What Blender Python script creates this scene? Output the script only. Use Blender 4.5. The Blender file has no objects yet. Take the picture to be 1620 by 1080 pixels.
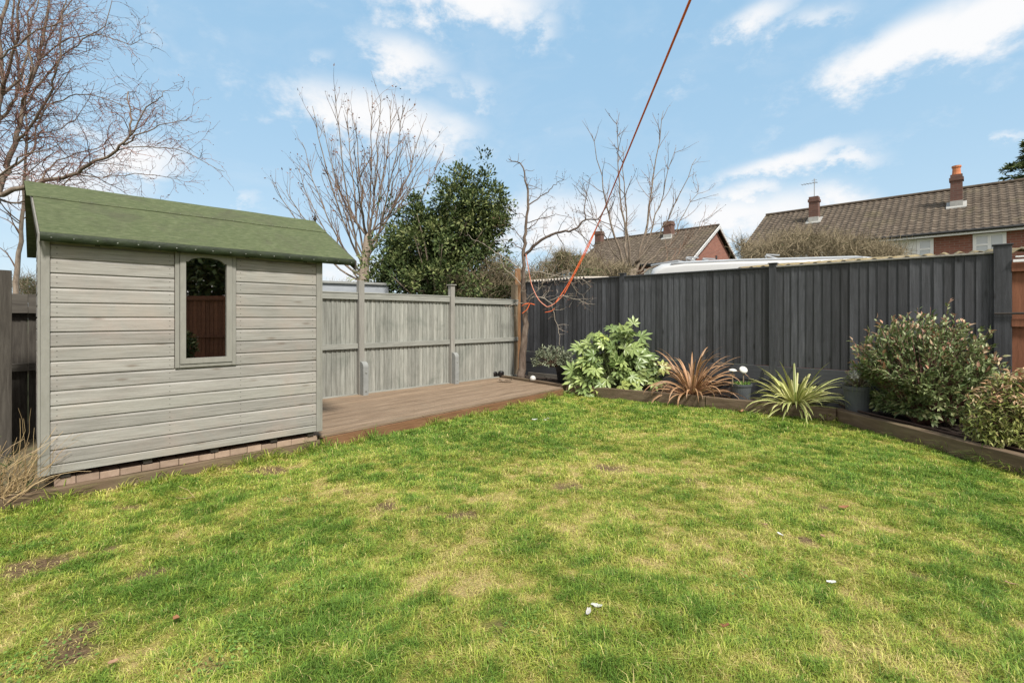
import bpy, math, random
import numpy as np
from mathutils import Vector, Matrix
random.seed(7); rng = np.random.default_rng(11)
R = math.radians
S = bpy.context.scene
COL = S.collection
FPX = 765.0; HX = 810.0; HY = 503.0; CH = 1.35
def P(x, y, Y):                      # photo pixel + distance ahead -> world point
    return Vector(((x-HX)/FPX*Y, Y, CH+(HY-y)/FPX*Y))
# ------------------------------------------------------------------ camera
cam = bpy.data.cameras.new('camera'); co = bpy.data.objects.new('camera', cam); COL.objects.link(co)
co.location = (0, 0, CH); co.rotation_euler = (R(90), 0, 0)
cam.sensor_width = 36; cam.lens = 36*FPX/1620; cam.shift_y = -37/1620
cam.clip_start = 0.05; cam.clip_end = 3000
S.camera = co
# ------------------------------------------------------------------ light, sky, exposure
SUN_AZ = R(153); SUN_EL = R(50)      # from +Y clockwise
sd = Vector((math.sin(SUN_AZ)*math.cos(SUN_EL), math.cos(SUN_AZ)*math.cos(SUN_EL), math.sin(SUN_EL)))
sun = bpy.data.lights.new('sun', 'SUN'); sun.energy = 2.3; sun.angle = R(8); sun.color = (1, .945, .86)
so = bpy.data.objects.new('sun', sun); COL.objects.link(so)
so.rotation_euler = sd.to_track_quat('Z', 'Y').to_euler()
S.view_settings.view_transform = 'Standard'; S.view_settings.look = 'None'
S.view_settings.exposure = 1.3; S.view_settings.gamma = 1
S.cycles.max_bounces = 8; S.cycles.transparent_max_bounces = 12
S.cycles.use_adaptive_sampling = False

class NT:
    def __init__(s, tree): s.t = tree; s.n = tree.nodes; s.l = tree.links
    def new(s, typ, **kw):
        n = s.n.new(typ)
        for k, v in kw.items(): setattr(n, k, v)
        return n
    def put(s, sock, v):
        if hasattr(v, 'bl_rna') and isinstance(v, bpy.types.NodeSocket): s.l.new(v, sock)
        elif v is not None: sock.default_value = v
    def math(s, op, a, b=None, c=None, clamp=False):
        n = s.new('ShaderNodeMath', operation=op); n.use_clamp = clamp
        s.put(n.inputs[0], a)
        if b is not None: s.put(n.inputs[1], b)
        if c is not None: s.put(n.inputs[2], c)
        return n.outputs[0]
    def mixc(s, f, a, b, blend='MIX'):
        n = s.new('ShaderNodeMix', data_type='RGBA', blend_type=blend)
        s.put(n.inputs[0], f); s.put(n.inputs[6], a); s.put(n.inputs[7], b)
        return n.outputs[2]
    def ramp(s, f, stops, interp='LINEAR'):
        n = s.new('ShaderNodeValToRGB'); n.color_ramp.interpolation = interp
        e = n.color_ramp.elements
        while len(e) < len(stops): e.new(0.5)
        for el, (p, c) in zip(e, stops):
            el.position = p; el.color = c if len(c) == 4 else (*c, 1)
        s.put(n.inputs[0], f); return n.outputs[0]
    def noise(s, vec, scale, detail=4, rough=.6, dist=0, dim='3D'):
        n = s.new('ShaderNodeTexNoise'); n.noise_dimensions = dim
        s.put(n.inputs['Vector'], vec); n.inputs['Scale'].default_value = scale
        n.inputs['Detail'].default_value = detail; n.inputs['Roughness'].default_value = rough
        n.inputs['Distortion'].default_value = dist
        return n.outputs[0]
    def mapping(s, vec, scale=(1,1,1), loc=(0,0,0)):
        n = s.new('ShaderNodeMapping'); s.put(n.inputs['Vector'], vec)
        n.inputs['Scale'].default_value = scale; s.put(n.inputs['Location'], loc); return n.outputs[0]
    def attr(s, name):
        n = s.new('ShaderNodeAttribute', attribute_name=name); return n.outputs['Fac']

W = bpy.data.worlds.new('World'); S.world = W; W.use_nodes = True
nt = NT(W.node_tree); nt.n.clear()
sky = nt.new('ShaderNodeTexSky', sky_type='NISHITA'); sky.sun_disc = False
sky.sun_elevation = SUN_EL; sky.sun_rotation = SUN_AZ
sky.air_density = 1.0; sky.dust_density = 0.6; sky.ozone_density = 1.2
tc = nt.new('ShaderNodeTexCoord'); gen = tc.outputs['Generated']
sp = nt.new('ShaderNodeSeparateXYZ'); nt.put(sp.inputs[0], gen)
az = nt.math('ARCTAN2', sp.outputs[0], sp.outputs[1]); el = nt.math('ARCSINE', sp.outputs[2])
# clouds in azimuth / elevation: (px x, px y, half width, half height, tilt, strength)
CL = [(745,5,125,42,0,1.0),(860,40,32,34,0,.55),(640,92,75,38,.15,.8),(690,135,60,22,0,.5),(760,140,45,28,.3,.42),(600,185,150,42,.12,.95),(690,205,75,30,0,.8),
      (1440,70,130,42,-.22,1.1),(1560,30,150,45,-.15,1.1),(1340,115,42,22,-.5,.6),(1410,128,40,12,0,.45),(1190,28,75,22,-.25,.75),(1300,22,70,24,.1,.5),(1100,90,22,45,.5,.35),
      (1240,258,110,17,-.13,.9),(1350,242,55,14,.1,.7),(1190,302,60,18,0,.8),(1250,325,90,34,0,.75),(1330,310,65,28,.3,.8),(1160,345,120,38,0,.95),
      (900,355,190,55,0,.85),(1040,330,90,32,0,.55),(380,312,40,10,-.1,.5),(225,45,60,14,.12,.35),(120,215,80,22,0,.6),(230,250,70,35,0,.85),
      (100,300,180,60,0,.75),(1600,210,50,10,0,.5),(490,95,45,16,-.2,.5),(470,150,40,20,0,.35),(500,430,200,38,0,.7),(880,320,40,18,0,.6),
      (-300,200,300,60,0,.7),(2100,250,400,70,0,.8)]
acc = None
wn = nt.noise(nt.mapping(gen, (2.2,2.2,4.5)), 2.2, 7, .62, .4)
wn2 = nt.noise(nt.mapping(gen, (5,5,8)), 2.3, 10, .64, .1)
wob = nt.math('MULTIPLY_ADD', wn, .22, -.11); wob2 = nt.math('MULTIPLY_ADD', wn2, .16, -.08)
azw = nt.math('ADD', az, wob2); elw = nt.math('ADD', el, nt.math('MULTIPLY', wob2, .6))
for (x, y, hw, hh, tilt, st) in CL:
    a0 = math.atan((x-HX)/FPX); e0 = math.atan((HY-y)/FPX*math.cos(a0))
    w = hw/FPX*math.cos(a0)**2; h = hh/FPX*math.cos(a0)*math.cos(e0)**2
    dx = nt.math('SUBTRACT', azw, a0); dy = nt.math('SUBTRACT', elw, e0)
    c, s_ = math.cos(-tilt), math.sin(-tilt)
    u = nt.math('ADD', nt.math('MULTIPLY', dx, c/w), nt.math('MULTIPLY', dy, s_/w))
    v = nt.math('SUBTRACT', nt.math('MULTIPLY', dy, c/h), nt.math('MULTIPLY', dx, s_/h))
    r2 = nt.math('ADD', nt.math('MULTIPLY', u, u), nt.math('MULTIPLY', v, v))
    g = nt.math('MULTIPLY', nt.math('EXPONENT', nt.math('MULTIPLY', r2, -.85)), st)
    acc = g if acc is None else nt.math('MAXIMUM', acc, g)
tex = nt.math('MULTIPLY_ADD', wn2, 1.7, -.92)
dens = nt.math('MULTIPLY_ADD', acc, 1.25, tex)
cl = nt.new('ShaderNodeMapRange', interpolation_type='SMOOTHSTEP'); nt.put(cl.inputs[0], dens)
cl.inputs[1].default_value = .02; cl.inputs[2].default_value = 1.12
thin = nt.new('ShaderNodeMapRange', interpolation_type='SMOOTHSTEP'); nt.put(thin.inputs[0], wn)
thin.inputs[1].default_value = .45; thin.inputs[2].default_value = .8
veil = nt.math('MULTIPLY', thin.outputs[0], .14)
low = nt.math('POWER', nt.math('SUBTRACT', 1, nt.math('MAXIMUM', sp.outputs[2], 0)), 9)
mask = nt.math('MAXIMUM', cl.outputs[0], veil)
mask = nt.math('MAXIMUM', mask, nt.math('MULTIPLY', low, .45))
hz_ = nt.math('POWER', nt.math('SUBTRACT', 1, nt.math('MAXIMUM', sp.outputs[2], 0)), 2.6)
grad = nt.mixc(hz_, (2.9, 5.1, 7.3, 1), (5.0, 6.8, 8.0, 1))
skyc = nt.mixc(.82, sky.outputs[0], grad)
skyc = nt.mixc(mask, skyc, (7.9, 7.95, 8.05, 1))
# unseen white cloud added to the sky behind the camera for neutral fill light
fill_cloud = nt.new('ShaderNodeMapRange', interpolation_type='SMOOTHSTEP'); nt.put(fill_cloud.inputs[0], nt.math('ADD', sp.outputs[1], nt.math('MULTIPLY_ADD', wn, .5, -.25)))
fill_cloud.inputs[1].default_value = -.15; fill_cloud.inputs[2].default_value = .42; fill_cloud.inputs[3].default_value = .92; fill_cloud.inputs[4].default_value = 0
skyc = nt.mixc(fill_cloud.outputs[0], skyc, (8.5, 8.2, 7.8, 1))
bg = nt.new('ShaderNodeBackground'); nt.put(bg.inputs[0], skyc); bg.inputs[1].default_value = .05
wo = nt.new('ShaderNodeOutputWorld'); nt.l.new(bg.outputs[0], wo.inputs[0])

# ------------------------------------------------------------------ materials
def surf(name, cols, scale=(1,1,1), ns=4, detail=5, rough=.75, bump=.0, bscale=None, var=.25, spec=.3,
         stain=None, stain_scale=1.2, stain_amt=.5, knots=None, huevar=0, dist=.4, metal=0, stain_lo=.5, stain_hi=.75, grainbump=None):
    m = bpy.data.materials.new(name); m.use_nodes = True; t = NT(m.node_tree); t.n.clear()
    tcn = t.new('ShaderNodeTexCoord'); ob = tcn.outputs['Object']
    rnd = t.attr('rnd')
    off = t.new('ShaderNodeCombineXYZ'); t.put(off.inputs[0], t.math('MULTIPLY', rnd, 17.3)); t.put(off.inputs[1], t.math('MULTIPLY', rnd, 9.1)); t.put(off.inputs[2], t.math('MULTIPLY', rnd, 23.7))
    vec = t.mapping(ob, scale, off.outputs[0])
    n = t.noise(vec, ns, detail, .65, dist)
    k = len(cols); stops = [(.28+.46*i/(max(1, k-1)), c) for i, c in enumerate(cols)]
    c = t.ramp(n, stops)
    if stain:
        sn = t.noise(t.mapping(ob, (1,1,1)), stain_scale, 6, .65, .6)
        sf = t.new('ShaderNodeMapRange', interpolation_type='SMOOTHSTEP'); t.put(sf.inputs[0], sn)
        sf.inputs[1].default_value = stain_lo; sf.inputs[2].default_value = stain_hi; sf.inputs[4].default_value = stain_amt
        c = t.mixc(sf.outputs[0], c, (*stain, 1))
    if knots:
        vo = t.new('ShaderNodeTexVoronoi'); t.put(vo.inputs['Vector'], t.mapping(ob, knots[0], off.outputs[0])); vo.inputs['Scale'].default_value = 1
        kf = t.new('ShaderNodeMapRange', interpolation_type='SMOOTHSTEP'); t.put(kf.inputs[0], vo.outputs['Distance'])
        kf.inputs[1].default_value = 0; kf.inputs[2].default_value = knots[1]; kf.inputs[3].default_value = knots[3]; kf.inputs[4].default_value = 0
        c = t.mixc(kf.outputs[0], c, (*knots[2], 1))
    hs = t.new('ShaderNodeHueSaturation'); t.put(hs.inputs['Color'], c)
    t.put(hs.inputs['Value'], t.math('MULTIPLY_ADD', rnd, var, 1-var/2))
    if huevar: 
        r2 = t.math('FRACT', t.math('MULTIPLY', rnd, 7.77))
        t.put(hs.inputs['Hue'], t.math('MULTIPLY_ADD', r2, huevar, .5-huevar/2))
    b = t.new('ShaderNodeBsdfPrincipled'); t.put(b.inputs['Base Color'], hs.outputs[0])
    b.inputs['Roughness'].default_value = rough; b.inputs['Specular IOR Level'].default_value = spec; b.inputs['Metallic'].default_value = metal
    if bump:
        bn = t.noise(t.mapping(ob, bscale or scale, off.outputs[0]), ns*2.5, 4, .7)
        bp = t.new('ShaderNodeBump'); bp.inputs['Strength'].default_value = bump; bp.inputs['Distance'].default_value = .01
        t.put(bp.inputs['Height'], bn); t.l.new(bp.outputs[0], b.inputs['Normal'])
    o = t.new('ShaderNodeOutputMaterial'); t.l.new(b.outputs[0], o.inputs[0])
    return m
def leafmat(name, cols, attr='rnd', rough=.5, trans=.25, spec=.4, back=None, var=.5, attr2=None, cols2=None):
    m = bpy.data.materials.new(name); m.use_nodes = True; t = NT(m.node_tree); t.n.clear()
    k = len(cols); a = t.attr(attr)
    c = t.ramp(a, [(i/(max(1, k-1)), cc) for i, cc in enumerate(cols)])
    if attr2:
        c2 = t.ramp(t.attr(attr), [(i/(max(1, len(cols2)-1)), cc) for i, cc in enumerate(cols2)])
        c = t.mixc(t.attr(attr2), c, c2)
    r2 = t.math('FRACT', t.math('MULTIPLY', t.attr('rnd'), 13.7))
    hs = t.new('ShaderNodeHueSaturation'); t.put(hs.inputs['Color'], c); t.put(hs.inputs['Value'], t.math('MULTIPLY_ADD', r2, var, 1-var/2))
    c = hs.outputs[0]
    if back:
        g = t.new('ShaderNodeNewGeometry'); c = t.mixc(g.outputs['Backfacing'], c, (*back, 1))
    b = t.new('ShaderNodeBsdfPrincipled'); t.put(b.inputs['Base Color'], c)
    b.inputs['Roughness'].default_value = rough; b.inputs['Specular IOR Level'].default_value = spec
    tr = t.new('ShaderNodeBsdfTranslucent'); t.put(tr.inputs[0], c)
    mx = t.new('ShaderNodeMixShader'); mx.inputs[0].default_value = trans
    t.l.new(b.outputs[0], mx.inputs[1]); t.l.new(tr.outputs[0], mx.inputs[2])
    o = t.new('ShaderNodeOutputMaterial'); t.l.new(mx.outputs[0], o.inputs[0]); return m
def brickmat(name, c1, c2, mortar, scale=1.0):
    m = bpy.data.materials.new(name); m.use_nodes = True; t = NT(m.node_tree); t.n.clear()
    tcn = t.new('ShaderNodeTexCoord'); s = t.new('ShaderNodeSeparateXYZ'); t.l.new(tcn.outputs['Object'], s.inputs[0])
    cx = t.new('ShaderNodeCombineXYZ'); t.put(cx.inputs[0], t.math('ADD', s.outputs[0], s.outputs[1])); t.put(cx.inputs[1], s.outputs[2])
    br = t.new('ShaderNodeTexBrick'); t.put(br.inputs['Vector'], cx.outputs[0])
    br.inputs['Color1'].default_value = (*c1,1); br.inputs['Color2'].default_value = (*c2,1); br.inputs['Mortar'].default_value = (*mortar,1)
    br.inputs['Scale'].default_value = 1; br.inputs['Brick Width'].default_value = .225*scale; br.inputs['Row Height'].default_value = .075*scale
    br.inputs['Mortar Size'].default_value = .009; br.inputs['Bias'].default_value = -.2
    n = t.noise(tcn.outputs['Object'], 1.3, 6, .7); c = t.mixc(t.math('MULTIPLY', n, .5), br.outputs[0], (c1[0]*.5, c1[1]*.5, c1[2]*.5, 1))
    b = t.new('ShaderNodeBsdfPrincipled'); t.put(b.inputs['Base Color'], c); b.inputs['Roughness'].default_value = .85; b.inputs['Specular IOR Level'].default_value = .2
    o = t.new('ShaderNodeOutputMaterial'); t.l.new(b.outputs[0], o.inputs[0]); return m

M = {}
M['shed'] = surf('shed_paint', [(.19,.183,.167),(.280,.272,.252),(.355,.35,.33)], (1.2,8,26), 3, 8, .7, .35, (2,20,60), .24, .25, stain=(.33,.285,.252), stain_scale=2.0, stain_amt=.75, stain_lo=.44, knots=((3.0,1,11), .20, (.15,.12,.095), .75), huevar=.025)
M['shed_trim'] = surf('shed_trim_paint', [(.21,.205,.184),(.262,.258,.235)], (6,6,2), 3, 5, .7, .2, None, .08)
M['felt'] = surf('green_mineral_felt', [(.072,.092,.046),(.108,.130,.066),(.165,.186,.105)], (3,6,6), 6, 14, .95, .9, (14,14,14), .05, .1, stain=(.090,.090,.062), stain_scale=3.2, stain_amt=.6, stain_lo=.45, stain_hi=.72)
M['felt_edge'] = surf('dark_felt_edge', [(.012,.018,.010),(.03,.045,.018)], (3,3,3), 6, 6, .6, .5, None, .05, .4)  # felt fold at the eave, much darker than the roof felt
M['nail'] = surf('galvanised_nail', [(.20,.21,.19),(.34,.35,.32)], rough=.5, metal=.2)
M['darkwood'] = surf('dark_bargeboard', [(.03,.027,.024),(.06,.05,.045)], (4,4,1), 4, 5, .8)
M['whitewood'] = surf('pale_bargeboard_edge', [(.15,.145,.13),(.22,.21,.19)], (4,4,1), 4, 5, .8)
M['grey_fence'] = surf('grey_green_fence_stain', [(.18,.182,.162),(.29,.295,.268),(.39,.395,.36)], (14,14,1.1), 2.6, 7, .8, .3, (40,40,3), .34, .2, stain=(.15,.165,.145), stain_scale=2.2, stain_amt=.6, huevar=.03)
M['grey_post'] = surf('grey_fence_post', [(.20,.195,.175),(.31,.30,.275)], (9,9,1), 3, 6, .8, .3, None, .18)
M['grey_rail'] = surf('grey_fence_rail', [(.20,.205,.186),(.34,.345,.315)], (1,9,9), 3, 6, .8, .3, None, .15)
M['spur'] = surf('pale_grey_spur', [(.21,.22,.215),(.28,.29,.285)], (3,3,3), 3, 5, .75, .1)
M['weathered'] = surf('weathered_dark_fence', [(.045,.040,.035),(.085,.077,.067),(.13,.12,.105)], (14,14,1.2), 2.6, 7, .85, .3, (40,40,3), .3, .2)
M['weathered_rail'] = surf('weathered_rail', [(.07,.063,.055),(.14,.13,.112)], (1.2,14,14), 2.6, 7, .85, .3, None, .3, .2)
M['anthracite'] = surf('anthracite_fence_paint', [(.024,.026,.030),(.043,.046,.053),(.070,.074,.084)], (16,16,.9), 2.4, 7, .62, .35, (50,50,3), 1.0, .45, stain=(.02,.023,.026), stain_scale=3, stain_amt=.5, knots=((6,6,2.2), .17, (.008,.009,.01), .9))
M['anthracite_h'] = surf('anthracite_board_paint', [(.034,.037,.043),(.058,.062,.070)], (.9,16,16), 2.4, 6, .65, .3, None, .3, .4)
M['cedar'] = surf('orange_brown_timber', [(.16,.085,.042),(.34,.19,.095)], (10,10,1), 3, 6, .75, .2, None, .15)
M['oldpost'] = surf('olive_brown_post', [(.17,.13,.085),(.27,.22,.155)], (10,10,1), 3, 6, .8, .3, None, .1)
M['redfence'] = surf('red_brown_fence', [(.15,.062,.034),(.25,.105,.058)], (12,12,1), 3, 6, .75, .25, None, .4)
M['deck'] = surf('deck_boards', [(.14,.098,.064),(.235,.17,.117),(.325,.247,.177)], (1.0,14,14), 2.4, 7, .8, .4, (2,50,50), .28, .2, stain=(.22,.18,.13), stain_scale=1.8, stain_amt=.5)
M['deck_edge'] = surf('deck_fascia', [(.13,.065,.032),(.24,.13,.07)], (1.0,10,10), 3, 6, .8, .3, None, .2)
M['sleeper'] = surf('brown_sleeper', [(.070,.048,.030),(.135,.098,.066),(.20,.15,.105)], (1.0,8,8), 2.5, 7, .85, .45, (3,30,30), .2, .2, stain=(.09,.085,.045), stain_scale=2.5, stain_amt=.55)
M['sleeper_front'] = surf('brown_edging_timber', [(.080,.056,.036),(.140,.100,.066),(.21,.157,.107)], (1.0,8,8), 2.5, 7, .85, .4, (3,30,30), .2, .2, stain=(.16,.14,.08), stain_scale=2.0, stain_amt=.5)
M['bearer'] = surf('pinkish_board_end', [(.26,.185,.14),(.37,.275,.215)], (4,4,4), 3, 6, .85, .3, None, .3)
M['mossy'] = surf('mossy_damp_timber', [(.06,.05,.03),(.11,.09,.055),(.10,.11,.045)], (2,2,2), 3, 6, .9, .4)
M['soil'] = surf('dark_mulch', [(.018,.014,.012),(.05,.038,.032),(.09,.07,.06)], (1,1,1), 22, 8, .9, 1.0, (2,2,2), .05, .2)
M['chip'] = leafmat('bark_chip', [(.02,.014,.012),(.055,.04,.034),(.12,.095,.085)], trans=0, rough=.9, spec=.15)
M['bark'] = surf('grey_brown_bark', [(.10,.075,.058),(.20,.16,.125),(.30,.26,.21)], (3,3,1), 6, 7, .9, .8, (8,8,3), .1, .15)
M['bark_apple'] = surf('dark_brown_bark', [(.075,.055,.042),(.145,.11,.088),(.24,.20,.165)], (3,3,1), 6, 7, .9, .8, (8,8,3), .1, .15)
M['bark_pale'] = surf('pale_bark', [(.17,.13,.10),(.30,.245,.195),(.40,.34,.28)], (3,3,1), 6, 7, .9, .6, (8,8,3), .1, .15)
M['twig'] = surf('brown_twig', [(.12,.075,.052),(.20,.14,.105)], (3,3,3), 4, 3, .85, 0, None, .5, .15)
M['twig_red'] = surf('purple_brown_twig', [(.14,.07,.058),(.24,.14,.115)], (3,3,3), 4, 3, .8, 0, None, .5, .2)
M['twig_apple'] = surf('dark_apple_twig', [(.085,.062,.05),(.15,.115,.092)], (3,3,3), 4, 3, .85, 0, None, .4, .15)
M['bud'] = leafmat('brown_bud', [(.10,.04,.03),(.20,.09,.06),(.26,.15,.10)], trans=.1)
M['twig_pale'] = surf('pale_grey_twig', [(.22,.19,.155),(.36,.32,.27)], (3,3,3), 4, 3, .85, 0, None, .4, .15)
M['scrub_twig'] = surf('olive_scrub_twig', [(.14,.12,.075),(.27,.22,.15)], (1,1,1), 2, 4, .9, 0, None, .6, .1)
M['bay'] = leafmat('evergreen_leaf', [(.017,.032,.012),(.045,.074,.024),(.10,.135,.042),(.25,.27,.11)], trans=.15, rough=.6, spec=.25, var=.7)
M['hedge_green'] = leafmat('hedge_leaf', [(.03,.055,.015),(.07,.10,.03),(.13,.15,.05)], trans=.2, var=.6)
M['fatsia'] = leafmat('fatsia_leaf', [(.12,.19,.065),(.21,.29,.10),(.33,.41,.14),(.44,.50,.14)], trans=.2, rough=.35, spec=.5, var=.3)
M['stem_green'] = surf('green_stem', [(.10,.13,.05),(.16,.18,.08)], rough=.6)
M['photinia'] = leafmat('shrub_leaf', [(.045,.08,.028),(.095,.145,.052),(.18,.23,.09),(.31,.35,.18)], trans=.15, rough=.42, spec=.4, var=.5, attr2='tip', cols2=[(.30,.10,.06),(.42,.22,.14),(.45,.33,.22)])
M['nandina'] = leafmat('nandina_leaf', [(.10,.14,.045),(.22,.26,.07),(.34,.37,.11)], trans=.2, rough=.4, var=.5, attr2='tip', cols2=[(.42,.19,.11),(.55,.33,.19),(.55,.46,.28)])
M['silver'] = leafmat('grey_green_leaf', [(.12,.15,.10),(.20,.235,.155),(.30,.33,.22)], trans=.15, rough=.5, var=.4)
M['grass'] = leafmat('grass_blade', [(.120,.232,.032),(.220,.335,.048),(.35,.41,.066),(.48,.47,.12),(.66,.54,.25)], attr='dry', trans=.3, rough=.5, spec=.3, var=.75)
M['dryblade'] = leafmat('dry_stalk', [(.32,.22,.11),(.50,.38,.21)], trans=.2)
M['brick'] = brickmat('red_brick', (.30,.125,.09), (.21,.085,.065), (.30,.24,.20), 1.35)
M['brick_dark'] = brickmat('chimney_brick', (.17,.09,.072), (.12,.065,.055), (.16,.13,.11), 1.35)
M['tile'] = surf('brown_concrete_tile', [(.060,.048,.037),(.105,.084,.065),(.165,.137,.108)], (1,1,1), 3.5, 8, .9, .2, None, .28, .15, stain=(.15,.135,.07), stain_scale=.8, stain_amt=.35)
M['upvc'] = surf('white_plastic', [(.74,.75,.75),(.8,.8,.8)], rough=.4, spec=.5, var=.03)
M['render'] = surf('white_render', [(.6,.6,.58),(.7,.7,.68)], rough=.8)
M['lead'] = surf('pale_lead_flashing', [(.28,.28,.27),(.42,.42,.40)], (1,1,1), 5, rough=.6)
M['pot_clay'] = surf('orange_clay_pot', [(.42,.15,.07),(.52,.21,.10)], rough=.8)
M['gutter'] = surf('black_gutter', [(.02,.02,.02),(.035,.035,.035)], rough=.5)
M['metal'] = surf('grey_metal', [(.35,.36,.37),(.5,.51,.52)], rough=.4, metal=.6)
M['van'] = surf('white_van_paint', [(.44,.452,.458),(.48,.49,.497)], rough=.3, spec=.6, var=.02)
M['moss_roof'] = surf('mossy_corrugated_sheet', [(.13,.10,.065),(.24,.195,.12),(.30,.25,.10)], (1,1,1), 7, 7, .95, .6, None, .3, stain=(.27,.21,.05), stain_scale=4, stain_amt=.7)
M['pale_roof'] = surf('pale_corrugated_sheet', [(.38,.34,.29),(.52,.47,.41)], (1,1,1), 4, 5, .9, .2)
M['pot_grey'] = surf('slate_grey_pot', [(.055,.063,.070),(.09,.10,.11)], (1,1,1), 4, 5, .55, .1, None, .05, .4, stain=(.10,.08,.06), stain_scale=5, stain_amt=.4)
M['pot_black'] = surf('black_plastic_pot', [(.008,.009,.010),(.018,.02,.022)], rough=.45, spec=.4)
M['white'] = surf('chalky_white', [(.50,.50,.47),(.68,.68,.66)], (1,1,1), 6, 5, .55)
M['rope'] = surf('orange_cord', [(.72,.12,.035),(.88,.20,.06)], (1,1,1), 8, 3, .6, .2)
M['rope_pale'] = surf('faded_pink_cord', [(.55,.20,.13),(.68,.32,.23)], (1,1,1), 8, 3, .6)
M['hose'] = surf('brown_soaker_hose', [(.04,.024,.018),(.09,.055,.04)], (1,1,1), 8, 4, .7, .3)
M['stone'] = surf('pale_stone', [(.42,.40,.37),(.60,.58,.55)], (1,1,1), 8, 5, .8, .4)
M['blue'] = surf('blue_plastic', [(.01,.09,.32),(.02,.14,.42)], rough=.4)
M['plastic_black'] = surf('glossy_black_plastic', [(.006,.006,.007),(.012,.012,.013)], rough=.2, spec=.6)
M['deadleaf'] = leafmat('dead_leaf', [(.20,.08,.04),(.33,.15,.07),(.42,.26,.16)], trans=.15, rough=.7)
M['terracotta'] = surf('faded_terracotta', [(.28,.13,.09),(.40,.21,.15)], rough=.85)
M['paver'] = surf('damp_ground', [(.05,.045,.03),(.10,.085,.055)], (1,1,1), 5, 6, .9, .4)
M['interior'] = surf('raw_orange_timber', [(.22,.10,.045),(.36,.17,.08)], (1,8,8), 3, 5, .8, .1, None, .3)
def glassmat(name, tint=(.9,.95,.95), gl=.25, base=None):
    m = bpy.data.materials.new(name); m.use_nodes = True; t = NT(m.node_tree); t.n.clear()
    fr = t.new('ShaderNodeFresnel'); fr.inputs[0].default_value = 1.5
    g = t.new('ShaderNodeBsdfGlossy'); g.inputs['Roughness'].default_value = .0; g.inputs['Color'].default_value = (1,1,1,1)
    if base:
        tr = t.new('ShaderNodeBsdfDiffuse'); tr.inputs[0].default_value = (*base,1)
    else:
        tr = t.new('ShaderNodeBsdfTransparent'); tr.inputs[0].default_value = (*tint,1)
    mx = t.new('ShaderNodeMixShader'); t.put(mx.inputs[0], t.math('ADD', fr.outputs[0], gl, clamp=True))
    t.l.new(tr.outputs[0], mx.inputs[1]); t.l.new(g.outputs[0], mx.inputs[2])
    o = t.new('ShaderNodeOutputMaterial'); t.l.new(mx.outputs[0], o.inputs[0]); return m
M['glass'] = glassmat('shed_glass', (.8,.8,.78), .22)
M['glass_house'] = glassmat('house_window_glass', gl=.12, base=(.22,.25,.28))
M['net'] = glassmat('netted_window_glass', gl=.06, base=(.42,.46,.48))

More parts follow.
